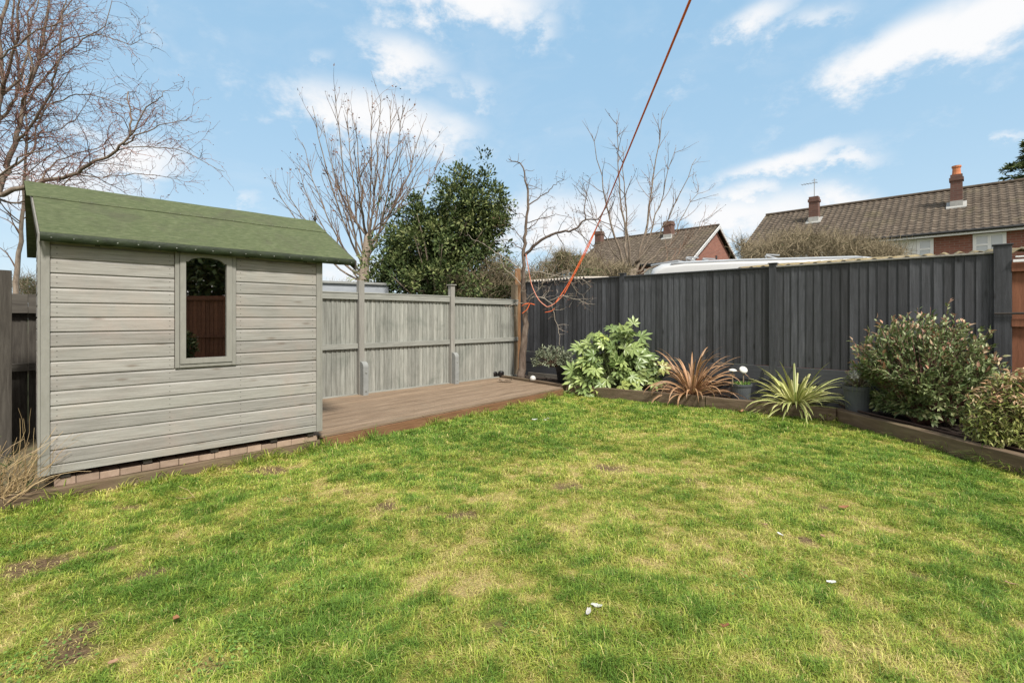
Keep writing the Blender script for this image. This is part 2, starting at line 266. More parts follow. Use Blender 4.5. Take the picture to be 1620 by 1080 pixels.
# ------------------------------------------------------------------ mesh helpers
class MB:
    def __init__(s): s.v = []; s.f = []; s.r = []
    def add(s, vs, fs, rnd=None):
        o = len(s.v); r = random.random() if rnd is None else rnd
        s.v += [tuple(v) for v in vs]; s.r += [r]*len(vs)
        s.f += [tuple(i+o for i in f) for f in fs]; return s
    def box(s, x0, x1, y0, y1, z0, z1, mat=None, rnd=None):
        vs = [Vector((x, y, z)) for z in (z0, z1) for y in (y0, y1) for x in (x0, x1)]
        if mat: vs = [mat @ v for v in vs]
        return s.add(vs, [(0,2,3,1),(4,5,7,6),(0,1,5,4),(2,6,7,3),(0,4,6,2),(1,3,7,5)], rnd)
    def prism(s, pts, a, b, axis='z', mat=None, rnd=None):   # polygon extruded along an axis
        n = len(pts)
        def mk(p, t):
            v = {'z': (p[0], p[1], t), 'x': (t, p[0], p[1]), 'y': (p[0], t, p[1])}[axis]
            v = Vector(v); return mat @ v if mat else v
        vs = [mk(p, a) for p in pts]+[mk(p, b) for p in pts]
        return s.add(vs, [tuple(range(n))[::-1], tuple(range(n, 2*n))]+[(i, (i+1) % n, n+(i+1) % n, n+i) for i in range(n)], rnd)
    def tube(s, pts, rad, n=6, rnd=None, cap=True):
        pts = [Vector(p) for p in pts]; k = len(pts)
        if not hasattr(rad, '__len__'): rad = [rad]*k
        vs = []; up = Vector((0,0,1)); prev = None
        for i, p in enumerate(pts):
            d = (pts[min(i+1, k-1)]-pts[max(i-1, 0)]); d = d.normalized() if d.length > 1e-9 else up
            if prev is None: a = d.cross(Vector((1,0,0)) if abs(d.x) < .8 else Vector((0,1,0))).normalized()
            else:
                a = prev - d*prev.dot(d); a = a.normalized() if a.length > 1e-6 else d.orthogonal().normalized()
            prev = a; b = d.cross(a)
            for j in range(n):
                t = 2*math.pi*j/n; vs.append(p+(a*math.cos(t)+b*math.sin(t))*rad[i])
        fs = [(i*n+j, i*n+(j+1) % n, (i+1)*n+(j+1) % n, (i+1)*n+j) for i in range(k-1) for j in range(n)]
        if cap: fs += [tuple(range(n))[::-1], tuple(range((k-1)*n, k*n))]
        return s.add(vs, fs, rnd)
    def lathe(s, prof, c=(0,0,0), n=20, rnd=None):           # (r, z) profile about c
        vs = []; fs = []; k = len(prof)
        for r, z in prof:
            for j in range(n):
                t = 2*math.pi*j/n; vs.append((c[0]+r*math.cos(t), c[1]+r*math.sin(t), c[2]+z))
        for i in range(k-1):
            for j in range(n): fs.append((i*n+j, i*n+(j+1) % n, (i+1)*n+(j+1) % n, (i+1)*n+j))
        fs += [tuple(range(n))[::-1], tuple(range((k-1)*n, k*n))]
        return s.add(vs, fs, rnd)
    def build(s, name, mat, parent=None, frame=None, smooth=False, bevel=0, local=True, extra=None):
        n_own = len(s.f)
        if extra:
            eb, emat = extra; o_ = len(s.v); s.v = s.v+eb.v; s.r = s.r+eb.r; s.f = s.f+[tuple(i+o_ for i in f) for f in eb.f]
        me = bpy.data.meshes.new(name)
        vs = s.v
        if not local and parent is not None:
            inv = FR[parent.name].inverted(); vs = [tuple(inv @ Vector(v)) for v in vs]
        me.from_pydata(vs, [], s.f); me.update()
        a = me.attributes.new('rnd', 'FLOAT', 'POINT'); a.data.foreach_set('value', np.array(s.r, dtype=np.float32))
        if smooth: me.polygons.foreach_set('use_smooth', [True]*len(me.polygons))
        me.materials.append(mat)
        if extra: me.materials.append(emat); me.polygons.foreach_set('material_index', [0]*n_own+[1]*(len(s.f)-n_own))
        o = bpy.data.objects.new(name, me); COL.objects.link(o)
        if parent is not None: o.parent = parent
        if bevel:
            b = o.modifiers.new('bevel', 'BEVEL'); b.width = bevel; b.segments = 2; b.limit_method = 'ANGLE'; b.angle_limit = R(40)
        return o
FR = {}
def tag(o, label=None, cat=None, group=None, kind=None):
    if label: o['label'] = label
    if cat: o['category'] = cat
    if group: o['group'] = group
    if kind: o['kind'] = kind
    return o
def empty(name, loc=(0,0,0), rz=0, label=None, cat=None, group=None, kind=None):
    o = bpy.data.objects.new(name, None); COL.objects.link(o); o.empty_display_size = .1
    o.location = loc; o.rotation_euler = (0,0,rz); FR[o.name] = Matrix.Translation(loc) @ Matrix.Rotation(rz, 4, 'Z')
    return tag(o, label, cat, group, kind)
def npmesh(name, v, faces_flat, sizes, mat, attrs, parent=None, smooth=False):
    me = bpy.data.meshes.new(name); nv = len(v); nl = len(faces_flat); nf = len(sizes)
    me.vertices.add(nv); me.vertices.foreach_set('co', np.ascontiguousarray(v, dtype=np.float32).ravel())
    me.loops.add(nl); me.loops.foreach_set('vertex_index', np.ascontiguousarray(faces_flat, dtype=np.int32))
    me.polygons.add(nf); st = np.zeros(nf, dtype=np.int32); st[1:] = np.cumsum(sizes)[:-1]
    me.polygons.foreach_set('loop_start', st)
    me.update(calc_edges=True)
    for k, a in attrs.items():
        at = me.attributes.new(k, 'FLOAT', 'POINT'); at.data.foreach_set('value', np.ascontiguousarray(a, dtype=np.float32))
    if smooth: me.polygons.foreach_set('use_smooth', np.ones(nf, dtype=bool))
    me.materials.append(mat)
    o = bpy.data.objects.new(name, me); COL.objects.link(o)
    if parent is not None: o.parent = parent
    return o
def norm(a): return a/np.maximum(np.linalg.norm(a, axis=-1, keepdims=True), 1e-9)
LEAF = (np.array([(0,0,0),(-.5,.45,.09),(0,.5,-.03),(.5,.45,.09),(0,1,-.06)]), [(0,2,1),(0,3,2),(1,2,4),(2,3,4)])
LEAF_LONG = (np.array([(0,0,0),(-.5,.3,.1),(0,.35,0),(.5,.3,.1),(-.4,.65,.04),(0,.7,-.05),(.4,.65,.04),(0,1,-.14)]),
             [(0,2,1),(0,3,2),(1,2,5,4),(2,3,6,5),(4,5,7),(5,6,7)])
def scatter(name, tmpl, pos, d, nrm, length, width, mat, parent=None, rnd=None, extra=None, smooth=False):
    """leaf copies: base pos, pointing along d, facing nrm."""
    tv, tf = tmpl; n = len(pos); k = len(tv)
    d = norm(d); x = norm(np.cross(d, nrm)); z = norm(np.cross(x, d))
    L = np.broadcast_to(np.asarray(length, float), (n,)); Wd = np.broadcast_to(np.asarray(width, float), (n,))
    v = (pos[:,None,:] + x[:,None,:]*(tv[None,:,0:1]*Wd[:,None,None]) + d[:,None,:]*(tv[None,:,1:2]*L[:,None,None]) + z[:,None,:]*(tv[None,:,2:3]*L[:,None,None]))
    flat = np.concatenate([np.array(f) for f in tf]); sizes = np.array([len(f) for f in tf])
    ff = (np.arange(n)[:,None]*k + flat[None,:]).ravel(); ss = np.tile(sizes, n)
    if rnd is None: rnd = rng.random(n)
    at = {'rnd': np.repeat(rnd, k)}
    for kk, a in (extra or {}).items(): at[kk] = np.repeat(a, k)
    v = v.reshape(-1,3)
    if parent is not None and parent.name in FR:
        inv = np.array(FR[parent.name].inverted()); v = v @ inv[:3,:3].T + inv[:3,3]
    return npmesh(name, v, ff, ss, mat, at, parent, smooth)
def rdir(n): return norm(rng.normal(size=(n,3)))
def vnoise(x, y, scale, seed=0, octaves=4, rough=.55):
    g = np.random.default_rng(seed); N = 256; out = np.zeros_like(x); amp = 1; tot = 0
    for o in range(octaves):
        lat = g.random((N, N)); fx = x*scale*2**o+37.2*o+500; fy = y*scale*2**o+11.7*o+500
        ix = np.floor(fx).astype(int); iy = np.floor(fy).astype(int); tx = fx-ix; ty = fy-iy
        tx = tx*tx*(3-2*tx); ty = ty*ty*(3-2*ty)
        a = lat[ix % N, iy % N]; b = lat[(ix+1) % N, iy % N]; c = lat[ix % N, (iy+1) % N]; d = lat[(ix+1) % N, (iy+1) % N]
        out += amp*((a*(1-tx)+b*tx)*(1-ty)+(c*(1-tx)+d*tx)*ty); tot += amp; amp *= rough
    return out/tot

# ------------------------------------------------------------------ ground and lawn
b = MB(); b.add([(-900,-900,-.03),(900,-900,-.03),(900,900,-.03),(-900,900,-.03)], [(0,1,2,3)])
M['ground'] = surf('rough_ground', [(.04,.05,.02),(.08,.09,.035),(.11,.10,.06)], (1,1,1), .8, 8, .95)
tag(b.build('ground', M['ground']), 'rough ground beyond the fences', None, None, 'structure')

FRONT = [(-7.6,-1.0),(-3.57,3.33),(-1.96,5.02),(-1.93,5.0),(1.02,8.53),(2.95,7.3),(4.3,6.28),(4.42,4.3),(4.55,0.5),(4.6,-2)]
BED = [(1.0,8.5),(2.95,7.25),(4.28,6.22),(4.42,4.3),(4.6,-2)]
def inpoly(px_, py_, poly):
    ins = np.zeros(px_.shape, bool); n = len(poly); j = n-1
    for i in range(n):
        xi, yi = poly[i]; xj, yj = poly[j]
        c = ((yi > py_) != (yj > py_)) & (px_ < (xj-xi)*(py_-yi)/(yj-yi+1e-12)+xi); ins ^= c; j = i
    return ins
def gpt(x, y): Y = CH*FPX/(y-HY); return ((x-HX)/FPX*Y, Y)
BARE = [(725,815,.14,.07),(235,905,.10,.05),(130,1000,.11,.07),(60,888,.16,.05),(30,905,.10,.06),(610,800,.06,.05),(675,805,.06,.04),(960,740,.12,.06),(790,990,.07,.04),(900,770,.1,.05),(1090,760,.08,.05),(110,1035,.09,.05),(215,690+110,.12,.03),(1275,855,.05,.03),(1450,912,.05,.03),(420,744,.22,.07)]
DRYP = [(960,745,.5,.35),(1180,785,.75,.40),(800,905,.55,.35),(720,900,.35,.25),(1100,860,.6,.4),(620,830,.3,.25),(1000,1010,.4,.2),(100,1020,.42,.25),(500,780,.35,.25),(415,745,.4,.2),(340,925,.1,.05),(1400,840,.5,.25),(680,1030,.3,.15),(1280,1000,.4,.2),(1060,690,.5,.25),(830,820,.6,.4)]
GREEN = [(300,880,.45,.3),(250,960,.35,.2),(700,700,.9,.5),(1420,760,.7,.35),(1050,640,1.2,.5),(620,960,.3,.15),(1180,1000,.3,.18),(470,840,.6,.3),(430,1000,.3,.2),(1250,740,.5,.3)]
def lawnfield(x, y):
    n1 = vnoise(x, y, .7, 3, 5, .65); n2 = vnoise(x, y, 4.2, 5, 4, .7)
    f = (n1-.5)*.75 + (n2-.5)*1.25 + (vnoise(x, y, 13, 15, 3, .7)-.5)*1.35 + .37
    for (px_, py_, rx, ry) in DRYP:
        gx, gy = gpt(px_, py_); f += .26*np.exp(-((x-gx)/rx)**2-((y-gy)/(ry*1.3))**2)
    for (px_, py_, rx, ry) in GREEN:
        gx, gy = gpt(px_, py_); f -= .16*np.exp(-((x-gx)/rx)**2-((y-gy)/(ry*1.3))**2)
    bare = np.zeros_like(x); w = (n2-.5)*2.2+(vnoise(x, y, 14, 13, 3, .7)-.5)*1.6
    for (px_, py_, rx, ry) in BARE:
        gx, gy = gpt(px_, py_); q = np.sqrt(((x-gx)/rx)**2+((y-gy)/(ry*1.4))**2); bare = np.maximum(bare, np.clip(1.5-q+w, 0, 1))
    n3 = vnoise(x, y, 3.2, 9, 4, .6); bare = np.maximum(bare, np.clip((n3-.73)*9, 0, 1)*.8)
    return np.clip(f, 0, 1), bare
def zlawn(x, y): return .03*(vnoise(x, y, .7, 21, 3)-.5)+.012*(vnoise(x, y, 4.5, 22, 2)-.5)
gx_ = np.arange(-6.2, 5.0, .04); gy_ = np.arange(-.6, 8.8, .04)
X, Y = np.meshgrid(gx_, gy_); nx, ny = len(gx_), len(gy_)
dry, bare = lawnfield(X.ravel(), Y.ravel()); Z = zlawn(X.ravel(), Y.ravel())
V = np.stack([X.ravel(), Y.ravel(), Z], 1)
cx_ = X[:-1,:-1]+.02; cy_ = Y[:-1,:-1]+.02
idx = (np.arange(ny-1)[:,None]*nx+np.arange(nx-1)[None,:]); keep = inpoly(cx_, cy_, FRONT)
# (keep a margin of cells along the edge)
k2 = keep.copy(); k2[1:] |= keep[:-1]; k2[:-1] |= keep[1:]; k2[:,1:] |= keep[:,:-1]; k2[:,:-1] |= keep[:,1:]
idx = idx[k2]; F = np.stack([idx, idx+1, idx+nx+1, idx+nx], 1)
m = bpy.data.materials.new('lawn_soil_and_moss'); m.use_nodes = True; t = NT(m.node_tree); t.n.clear()
tcn = t.new('ShaderNodeTexCoord')
c = t.ramp(t.attr('dry'), [(0,(.10,.17,.025)),(.4,(.24,.26,.05)),(.7,(.44,.37,.11)),(1,(.55,.42,.19))])
n = t.noise(tcn.outputs['Object'], 60, 6, .7); c = t.mixc(t.math('MULTIPLY', n, .6), c, (.09,.09,.03,1))
sc = t.ramp(t.noise(tcn.outputs['Object'], 35, 6, .75), [(.3,(.05,.032,.02)),(.5,(.15,.10,.06)),(.72,(.32,.23,.13))])
c = t.mixc(t.attr('bare'), c, sc)
bs = t.new('ShaderNodeBsdfPrincipled'); t.put(bs.inputs['Base Color'], c); bs.inputs['Roughness'].default_value = .95; bs.inputs['Specular IOR Level'].default_value = .1
bp = t.new('ShaderNodeBump'); bp.inputs['Distance'].default_value = .02; t.put(bp.inputs['Height'], t.noise(tcn.outputs['Object'], 70, 5, .7)); t.l.new(bp.outputs[0], bs.inputs['Normal'])
o_ = t.new('ShaderNodeOutputMaterial'); t.l.new(bs.outputs[0], o_.inputs[0]); M['lawn'] = m
tag(npmesh('lawn', V, F.ravel(), np.full(len(F), 4), M['lawn'], {'dry': dry, 'bare': bare}, None, True), 'patchy back garden lawn', None, None, 'structure')

def grass_blades():
    xs = []; ys = []; wd = []; hh = []
    for (y0, y1, dens, w, h) in [(1.1,2.6,21000,.0023,.036),(2.6,3.8,15500,.0029,.036),(3.8,5.4,11000,.0040,.037),(5.4,8.8,6500,.0060,.040)]:
        x0, x1 = -1.06*y1-1.7, min(5, 1.06*y1+1.6); n = int(dens*(x1-x0)*(y1-y0))
        x = rng.uniform(x0, x1, n); y = rng.uniform(y0, y1, n)
        k = inpoly(x, y, FRONT) & (np.abs(x) < 1.06*y+1.7)
        xs.append(x[k]); ys.append(y[k]); wd.append(np.full(k.sum(), w)); hh.append(np.full(k.sum(), h))
    x = np.concatenate(xs); y = np.concatenate(ys); wd = np.concatenate(wd); hh = np.concatenate(hh)
    for (e0, e1, n_e) in ((FRONT[1],FRONT[2],1500),(FRONT[0],FRONT[1],1300),(FRONT[3],FRONT[4],1500),(FRONT[4],FRONT[5],900),(FRONT[5],FRONT[6],800),(FRONT[6],FRONT[7],1000),(FRONT[7],FRONT[8],1800)):
        t_ = rng.random(n_e); ex = e0[0]+(e1[0]-e0[0])*t_; ey = e0[1]+(e1[1]-e0[1])*t_; L_ = math.hypot(e1[0]-e0[0], e1[1]-e0[1])
        nx_, ny_ = (e1[1]-e0[1])/L_, -(e1[0]-e0[0])/L_; of = rng.uniform(.0,.07,n_e)**1.0
        kk = vnoise(ex, ey, 3.0, 77, 3) > .42
        x = np.concatenate([x, (ex+nx_*of)[kk]]); y = np.concatenate([y, (ey+ny_*of)[kk]]); wd = np.concatenate([wd, np.full(kk.sum(), .0048)]); hh = np.concatenate([hh, rng.uniform(.06,.13,kk.sum())])
    dry, bare = lawnfield(x, y)
    tuft = vnoise(x, y, 8.5, 31, 3, .65)
    dry = np.clip(dry+bare*.45, 0, 1); keep = rng.random(len(x)) > bare*.80
    keep &= rng.random(len(x)) > np.clip((dry-.62)*.9, 0, .4)
    x, y, wd, hh, dry, bare, tuft = [a[keep] for a in (x, y, wd, hh, dry, bare, tuft)]
    n = len(x); ang0 = vnoise(x, y, 1.6, 41, 3)*4*math.pi
    ang = ang0+rng.normal(0, 1.7, n)
    H = hh*(.45+.75*rng.random(n))*(.55+1.15*np.clip((tuft-.38)*2.6, 0, 1))*(1.12-.45*dry)
    lean = rng.uniform(.4, 1.75, n)*(1+.25*dry); rare = rng.random(n) < .012; H[rare] *= 1.6
    d = np.stack([np.cos(ang), np.sin(ang)], 1); side = np.stack([-d[:,1], d[:,0]], 1)
    z0 = zlawn(x, y)-.002; base = np.stack([x, y, z0], 1)
    def pt(f, up, out, w):
        c = base.copy(); c[:,0] += d[:,0]*out*H; c[:,1] += d[:,1]*out*H; c[:,2] += up*H
        l = c.copy(); l[:,:2] -= side*(w*wd)[:,None]/2; r = c.copy(); r[:,:2] += side*(w*wd)[:,None]/2
        return l, r
    l0, r0 = pt(0, 0, np.zeros(n), 1.0); l1, r1 = pt(0, .62, lean*.35, .95); tip, _ = pt(0, np.clip(1.05-.35*lean, .35, 1), lean, 0)
    V = np.stack([l0, r0, r1, l1, tip], 1).reshape(-1, 3); i = np.arange(n)*5
    F = np.stack([i, i+1, i+2, i+3, i+3, i+2, i+4], 1).ravel(); sz = np.tile([4,3], n)
    dv = np.clip(dry*.80+rng.normal(0, .14, n)+.02, 0, 1); straw = rng.random(n) < (.035+.11*dry); dv[straw] = rng.uniform(.78, 1, straw.sum())
    rn = rng.random(n)
    return V, F, sz, {'dry': np.repeat(dv, 5), 'rnd': np.repeat(rn, 5)}, n
gv, gf, gs, ga, gn = grass_blades(); print('blades', gn)
tag(npmesh('lawn_grass', gv, gf, gs, M['grass'], ga), 'short patchy green and straw coloured lawn grass', 'grass', None, 'stuff')
del gv, gf, gs, ga

# small broad leaved weeds in the lawn
n = 900; cl_ = [gpt(*p) for p in [(330,1060),(385,1010),(490,935),(60,1045),(30,1060),(370,1035),(470,790),(70,820),(840,1010),(1190,930),(20,870),(100,850)]]
cc = np.array([cl_[i] for i in rng.integers(0, len(cl_), n)])+rng.normal(0, .07, (n,2))
pos = np.stack([cc[:,0], cc[:,1], zlawn(cc[:,0], cc[:,1])+rng.uniform(.008,.028,n)], 1); k = inpoly(pos[:,0], pos[:,1], FRONT); pos = pos[k]; n = len(pos)
dd = rdir(n); dd[:,2] = abs(dd[:,2])*.3
tag(scatter('clover_patch', LEAF, pos, dd, np.tile((0,0,1.), (n,1))+rng.normal(0,.25,(n,3)), rng.uniform(.010,.02,n), rng.uniform(.009,.017,n), leafmat('clover_leaf', [(.10,.20,.03),(.19,.30,.06)], trans=.2)), 'small round leaved weeds among the grass', 'weeds', None, 'stuff')

# ------------------------------------------------------------------ timber edging
def seg_frame(p0, p1):
    d = Vector((p1[0]-p0[0], p1[1]-p0[1])); return math.atan2(d.y, d.x), d.length
def sleeper(p0, p1, wid, z0, z1, label, mat='sleeper', side=1, group='timber sleepers edging the lawn'):
    a, L = seg_frame(p0, p1)
    o = MB()
    n = max(2, int(L/.25)); rows = []
    vs = []; fs = []
    rg = random.Random(int(L*1000))
    for i in range(n+1):
        x = L*i/n; j = lambda s: rg.uniform(-s, s)
        y0, y1 = (0, wid) if side > 0 else (-wid, 0)
        vs += [(x, y0+j(.003), z0), (x, y1+j(.003), z0), (x, y1+j(.004), z1+j(.003)), (x, y0+j(.004), z1+j(.003))]
    for i in range(n):
        q = i*4
        for k in range(4): fs.append((q+k, q+(k+1) % 4, q+4+(k+1) % 4, q+4+k))
    fs += [(0,1,2,3), (n*4+3, n*4+2, n*4+1, n*4)]
    fs = [f[::-1] for f in fs]
    o.add(vs, fs, .5)
    ob = o.build('timber_sleeper', M[mat], bevel=.006)
    ob.location = (p0[0], p0[1], 0); ob.rotation_euler = (0,0,a)
    return tag(ob, label, 'sleeper', group)
sleeper((-.50,10.28), (.90,8.50), .09, -.02, .175, 'dark brown timber sleeper between the end of the deck and the planted bed', side=1)
sleeper((.95,8.49), (2.90,7.235), .10, -.02, .175, 'brown timber sleeper in front of the fatsia and bronze strap leaved plant', side=1)
sleeper((2.905,7.228), (4.18,6.24), .10, -.02, .172, 'brown timber sleeper in front of the yellow striped plant', side=1)
sleeper((4.2,6.3), (4.37,4.0), .12, -.02, .168, 'pale topped brown timber sleeper below the large shrub at the right', 'sleeper_front', side=1)
sleeper((4.373,3.985), (4.56,1.2), .12, -.02, .168, 'brown timber sleeper continuing the bed edge past the frame', 'sleeper_front', side=1)
sleeper((-6.38,.335), (-3.64,3.265), .12, -.02, .088, 'weathered brown sleeper at the far left by the dry twiggy plant', 'sleeper_front', side=1)
sleeper((-3.635,3.270), (-1.985,4.995), .12, -.02, .092, 'long brown sleeper running below the garden shed', 'sleeper_front', side=1)

# ------------------------------------------------------------------ deck
a, L = seg_frame((-1.978,5.045), (.887,8.48))
dk = empty('timber_deck', (-1.978,5.045,0), a, 'low brown timber deck between the shed and the corner tree', 'deck')
# deck frame: x along the front edge, y towards the grey fence; right boundary is the sleeper line
p0 = Vector((-.50,10.28)); p1 = Vector((.90,8.50)); inv = FR[dk.name].inverted()
q0 = inv @ Vector((p0.x,p0.y,0)); q1 = inv @ Vector((p1.x,p1.y,0))
def xr(y): return q1.x+(q0.x-q1.x)*(y-q1.y)/(q0.y-q1.y)-.005
b = MB(); y = 0.0; k = 0
while y < 2.3:
    w = .118; x0 = -.5 if k else -.03
    b.prism([(x0,y),(min(xr(y),L+.02) if k == 0 else xr(y),y),(xr(y+w),y+w),(x0,y+w)], .103, .131, 'z', rnd=random.random())
    y += w+.006; k += 1
b.build('boards', M['deck'], dk, bevel=.003)
b = MB(); b.box(.0, L, -.022, -.002, -.02, .100, rnd=.5); b.build('fascia', M['deck_edge'], dk, bevel=.003)
b = MB(); b.box(.02, L-.03, .0, .04, -.02, .100); b.box(.02, L-.6, .9, .95, -.02, .100); b.build('joists', M['deck_edge'], dk)

# ------------------------------------------------------------------ shed
SA = math.atan2(1.416, 1.459)
sh = empty('garden_shed', (-3.435,3.54,0), SA, 'grey painted timber garden shed with a mossy green felt roof and arched window', 'shed')
SW = 2.03; SD = 1.9; ZB = .20; ZT = 1.905; ZW = 1.965; PITCH = .54/1.04
WX0, WX1, WZ0, WZ1 = .775, 1.195, 0, 0
def shed_local(px_, py_):     # point on the shed's front plane seen at a pixel
    d = Vector(((px_-HX)/FPX, 1, (HY-py_)/FPX)); F_ = FR[sh.name].inverted()
    o_ = F_ @ Vector((0,0,CH)); dd = F_.to_3x3() @ d; t = -o_.y/dd.y; return o_+dd*t
wl = shed_local(276, 400); wr = shed_local(372, 410); wb = shed_local(276, 582); wt = shed_local(276, 397)
WX0, WX1, WZ0, WZ1 = wl.x, wr.x, wb.z, wt.z
print('window', WX0, WX1, WZ0, WZ1)
def claps(b, x0, x1, z0, z1, y=0.0, dx=0, step=.109, T=None, zbase=ZB):
    k = 0; zz = ZT-step
    while True:
        lo = zz; hi = zz+step
        a0 = max(lo, z0); a1 = min(hi, z1)
        if a1-a0 > .012:
            # shiplap: rounded groove at top, thick at bottom
            pr = [(y, a0), (y-.016, a0+.001), (y-.0155, a0+(a1-a0)*.80), (y-.006, a1-.007), (y-.005, a1-.0005), (y, a1-.0005)]
            b.prism(pr, x0, x1, 'x', mat=T, rnd=random.random())
        zz -= step; k += 1
        if hi < z0 or k > 22: break
b = MB()
random.seed(5)
claps(b, .04, WX0-.004, WZ0, ZT); claps(b, WX1+.004, SW-.035, WZ0, ZT)
claps(b, .04, SW-.035, ZB, WZ0-.003); claps(b, WX0-.003, WX1+.003, WZ1+.002, ZT)
b.box(.04, SW-.035, -.012, 0, ZT+.0005, ZW, rnd=.4)
wallmb = b
b = MB(); b.box(.04, WX0+.03, .001, .02, ZB+.01, ZT, rnd=.5); b.box(WX1-.03, SW-.04, .001, .02, ZB+.01, ZT, rnd=.5); b.box(WX0+.03, WX1-.03, .001, .02, ZB+.01, WZ0+.03); b.box(WX0+.03, WX1-.03, .001, .02, WZ1-.03, ZT)
b.build('wall_lining', M['interior'], sh)
nb = MB()
for k in range(15):
    z = ZT-.109*(k+1)
    for x in (.075, SW-.07, WX0-.035, WX1+.04):
        if k > 7 and False: continue
        for dz in (.03, .075):
            nb.box(x-.0026, x+.0026, -.0172, -.0155, z+dz-.0026, z+dz+.0026, rnd=random.random())
wallmb.build('front_wall', M['shed'], sh, extra=(nb, M['darkwood']))
# corner trims
b = MB(); b.box(-.012, .038, -.024, .002, ZB-.005, ZW, rnd=.55); b.box(-.028,-.0125, -.024, .03, ZB-.005, ZW, rnd=.4); b.build('corner_trim', M['shed_trim'], sh, bevel=.003)
b = MB(); b.box(SW-.033, SW+.012, -.024, .002, ZB-.005, ZW, rnd=.45); b.box(SW+.0125,SW+.028,-.024,.03, ZB-.005, ZW, rnd=.5); b.build('corner_trim', M['shed_trim'], sh, bevel=.003)
# left gable: turned a touch so its boards show beside the corner, right gable, back
for (nm, xx, sgn, skew) in (('gable_wall', -.002, -1, .016), ('gable_wall', SW+.002, 1, 0)):
    b = MB(); zz = ZT-.109
    rows = 0; z = ZB
    z = ZT-.109*16
    while z < ZW+PITCH*SD/2:
        lo, hi = max(z, ZB), z+.109
        if hi > lo+.01:
            def yr(zq): 
                s_ = max(0, (zq-ZW)/PITCH); return (.005+s_, SD-s_)
            y0, y1 = yr(hi)
            if y1-y0 > .05:
                o_ = .016
                pts = [(xx, lo),(xx+sgn*o_, lo+.001),(xx+sgn*(o_-.001), lo+(hi-lo)*.8),(xx+sgn*.005, hi-.005),(xx, hi-.0005)]
                T = Matrix(((1, -skew if sgn < 0 else 0, 0, 0), (0,1,0,0), (0,0,1,0), (0,0,0,1)))
                b.prism(pts, y0, y1, 'y', mat=T, rnd=random.random())
        z += .109
    b.build(nm, M['shed'], sh)
b = MB(); b.box(-.02, SW, SD, SD+.016, ZB, ZW+.02, rnd=.5); b.build('back_wall', M['interior'], sh)
b = MB(); b.box(0, SW, .0, SD, ZB, ZB+.02, rnd=.5); b.build('floor', M['interior'], sh)
# base: board ends and bearers
b = MB(); x = .06
while x < SW-.02:
    w = random.uniform(.118,.150); b.prism([(x,.022+random.uniform(-.006,.006)),(min(x+w-.003,SW-.0),.022+random.uniform(-.006,.006)),(min(x+w-.003,SW),1.9),(x,1.9)], .0935, .150+random.uniform(-.006,.004), 'z'); x += w
b.build('base_boards', M['bearer'], sh, bevel=.004)
for x in (.12,.62,1.1,1.6,1.95):
    b = MB(); b.box(x-.03, x+.03, .01, SD, .1585, ZB-.001); b.build('bearer', M['darkwood'], sh)
# roof in local coordinates. front slope from eave (y=-.08) to ridge (y=.96), eave z 1.91 ridge 2.53
EY, EZ, RY, RZ = -.095, 1.952, .955, 2.505
XL, XR = -.015, 2.365
def slope_pt(x, s): return Vector((x, EY+(RY-EY)*s, EZ+(RZ-EZ)*s))
nrmv = Vector((0, -(RZ-EZ), RY-EY)).normalized()
rf = MB()
nxs, nss = 40, 14
def sheet(mb, x0, x1, s0, s1, off, wav=.002, skl=0, back=False, thick=.004):
    vs = []; g = random.Random(3)
    for lay in (off, off-thick):
        for i in range(nxs+1):
            for j in range(nss+1):
                s = s0+(s1-s0)*j/nss; x = x0+(x1-x0)*i/nxs + (skl*s*(1-i/nxs))
                p = slope_pt(x, s)
                if back: p.y = 2*RY-p.y; n_ = Vector((0,-nrmv.y,nrmv.z))
                else: n_ = nrmv
                w = wav*math.sin(x*7+s*3)*math.cos(s*9+x*2)
                vs.append(p+n_*(lay+w))
    N = (nxs+1)*(nss+1); fs = []
    for i in range(nxs):
        for j in range(nss):
            a_ = i*(nss+1)+j; q = (a_, a_+nss+1, a_+nss+2, a_+1)
            fs.append(q if not back else q[::-1]); fs.append(tuple(k_+N for k_ in (q[::-1] if not back else q)))
    for i in range(nxs):
        for j in (0, nss):
            a_ = i*(nss+1)+j; fs.append((a_, a_+nss+1, a_+nss+1+N, a_+N))
    for j in range(nss):
        for i in (0, nxs):
            a_ = i*(nss+1)+j; fs.append((a_, a_+1, a_+1+N, a_+N))
    mb.add(vs, fs, .5)
sheet(rf, XL, XR, 0, .70, .018, skl=-.065); sheet(rf, XL-.04, XR, .66, 1.0, .024, skl=-.06)
sheet(rf, XL-.10, XR, 0, 1.0, .018, back=True)
roof = rf.build('roof', M['felt'], sh, smooth=False)
b = MB()   # roof deck boards under the felt
for back in (False, True):
    vs = []
    for x in (XL+.004, XR-.004):
        for s in (0.003, .998):
            for o_ in (-.004, .012):
                p = slope_pt(x if (x > 1) else x-.065*s, s); p = p+nrmv*o_
                if back: p.y = 2*RY-p.y
                vs.append(p)
    b.add(vs, [(0,1,3,2),(4,6,7,5),(0,4,5,1),(2,3,7,6),(0,2,6,4),(1,5,7,3)])
b.build('roof_deck', M['darkwood'], roof)
b = MB()   # felt folded over the eave
n_ = 60
vs = []
for i in range(n_+1):
    x = XL+(XR-XL)*i/n_; w = .0025*math.sin(x*23)+.002*math.sin(x*9)
    vs += [(x, EY-.011+w, EZ+.016), (x, EY-.016+w, EZ-.002), (x, EY-.013+w, EZ-.05+.003*math.sin(x*31)), (x, EY-.007+w, EZ-.05), (x, EY-.005+w, EZ)]
fs = []
for i in range(n_):
    for k in range(4): fs.append((i*5+k, i*5+k+1, i*5+5+k+1, i*5+5+k))
b.add(vs, [f[::-1] for f in fs], .5); foldmb = b
b = MB()
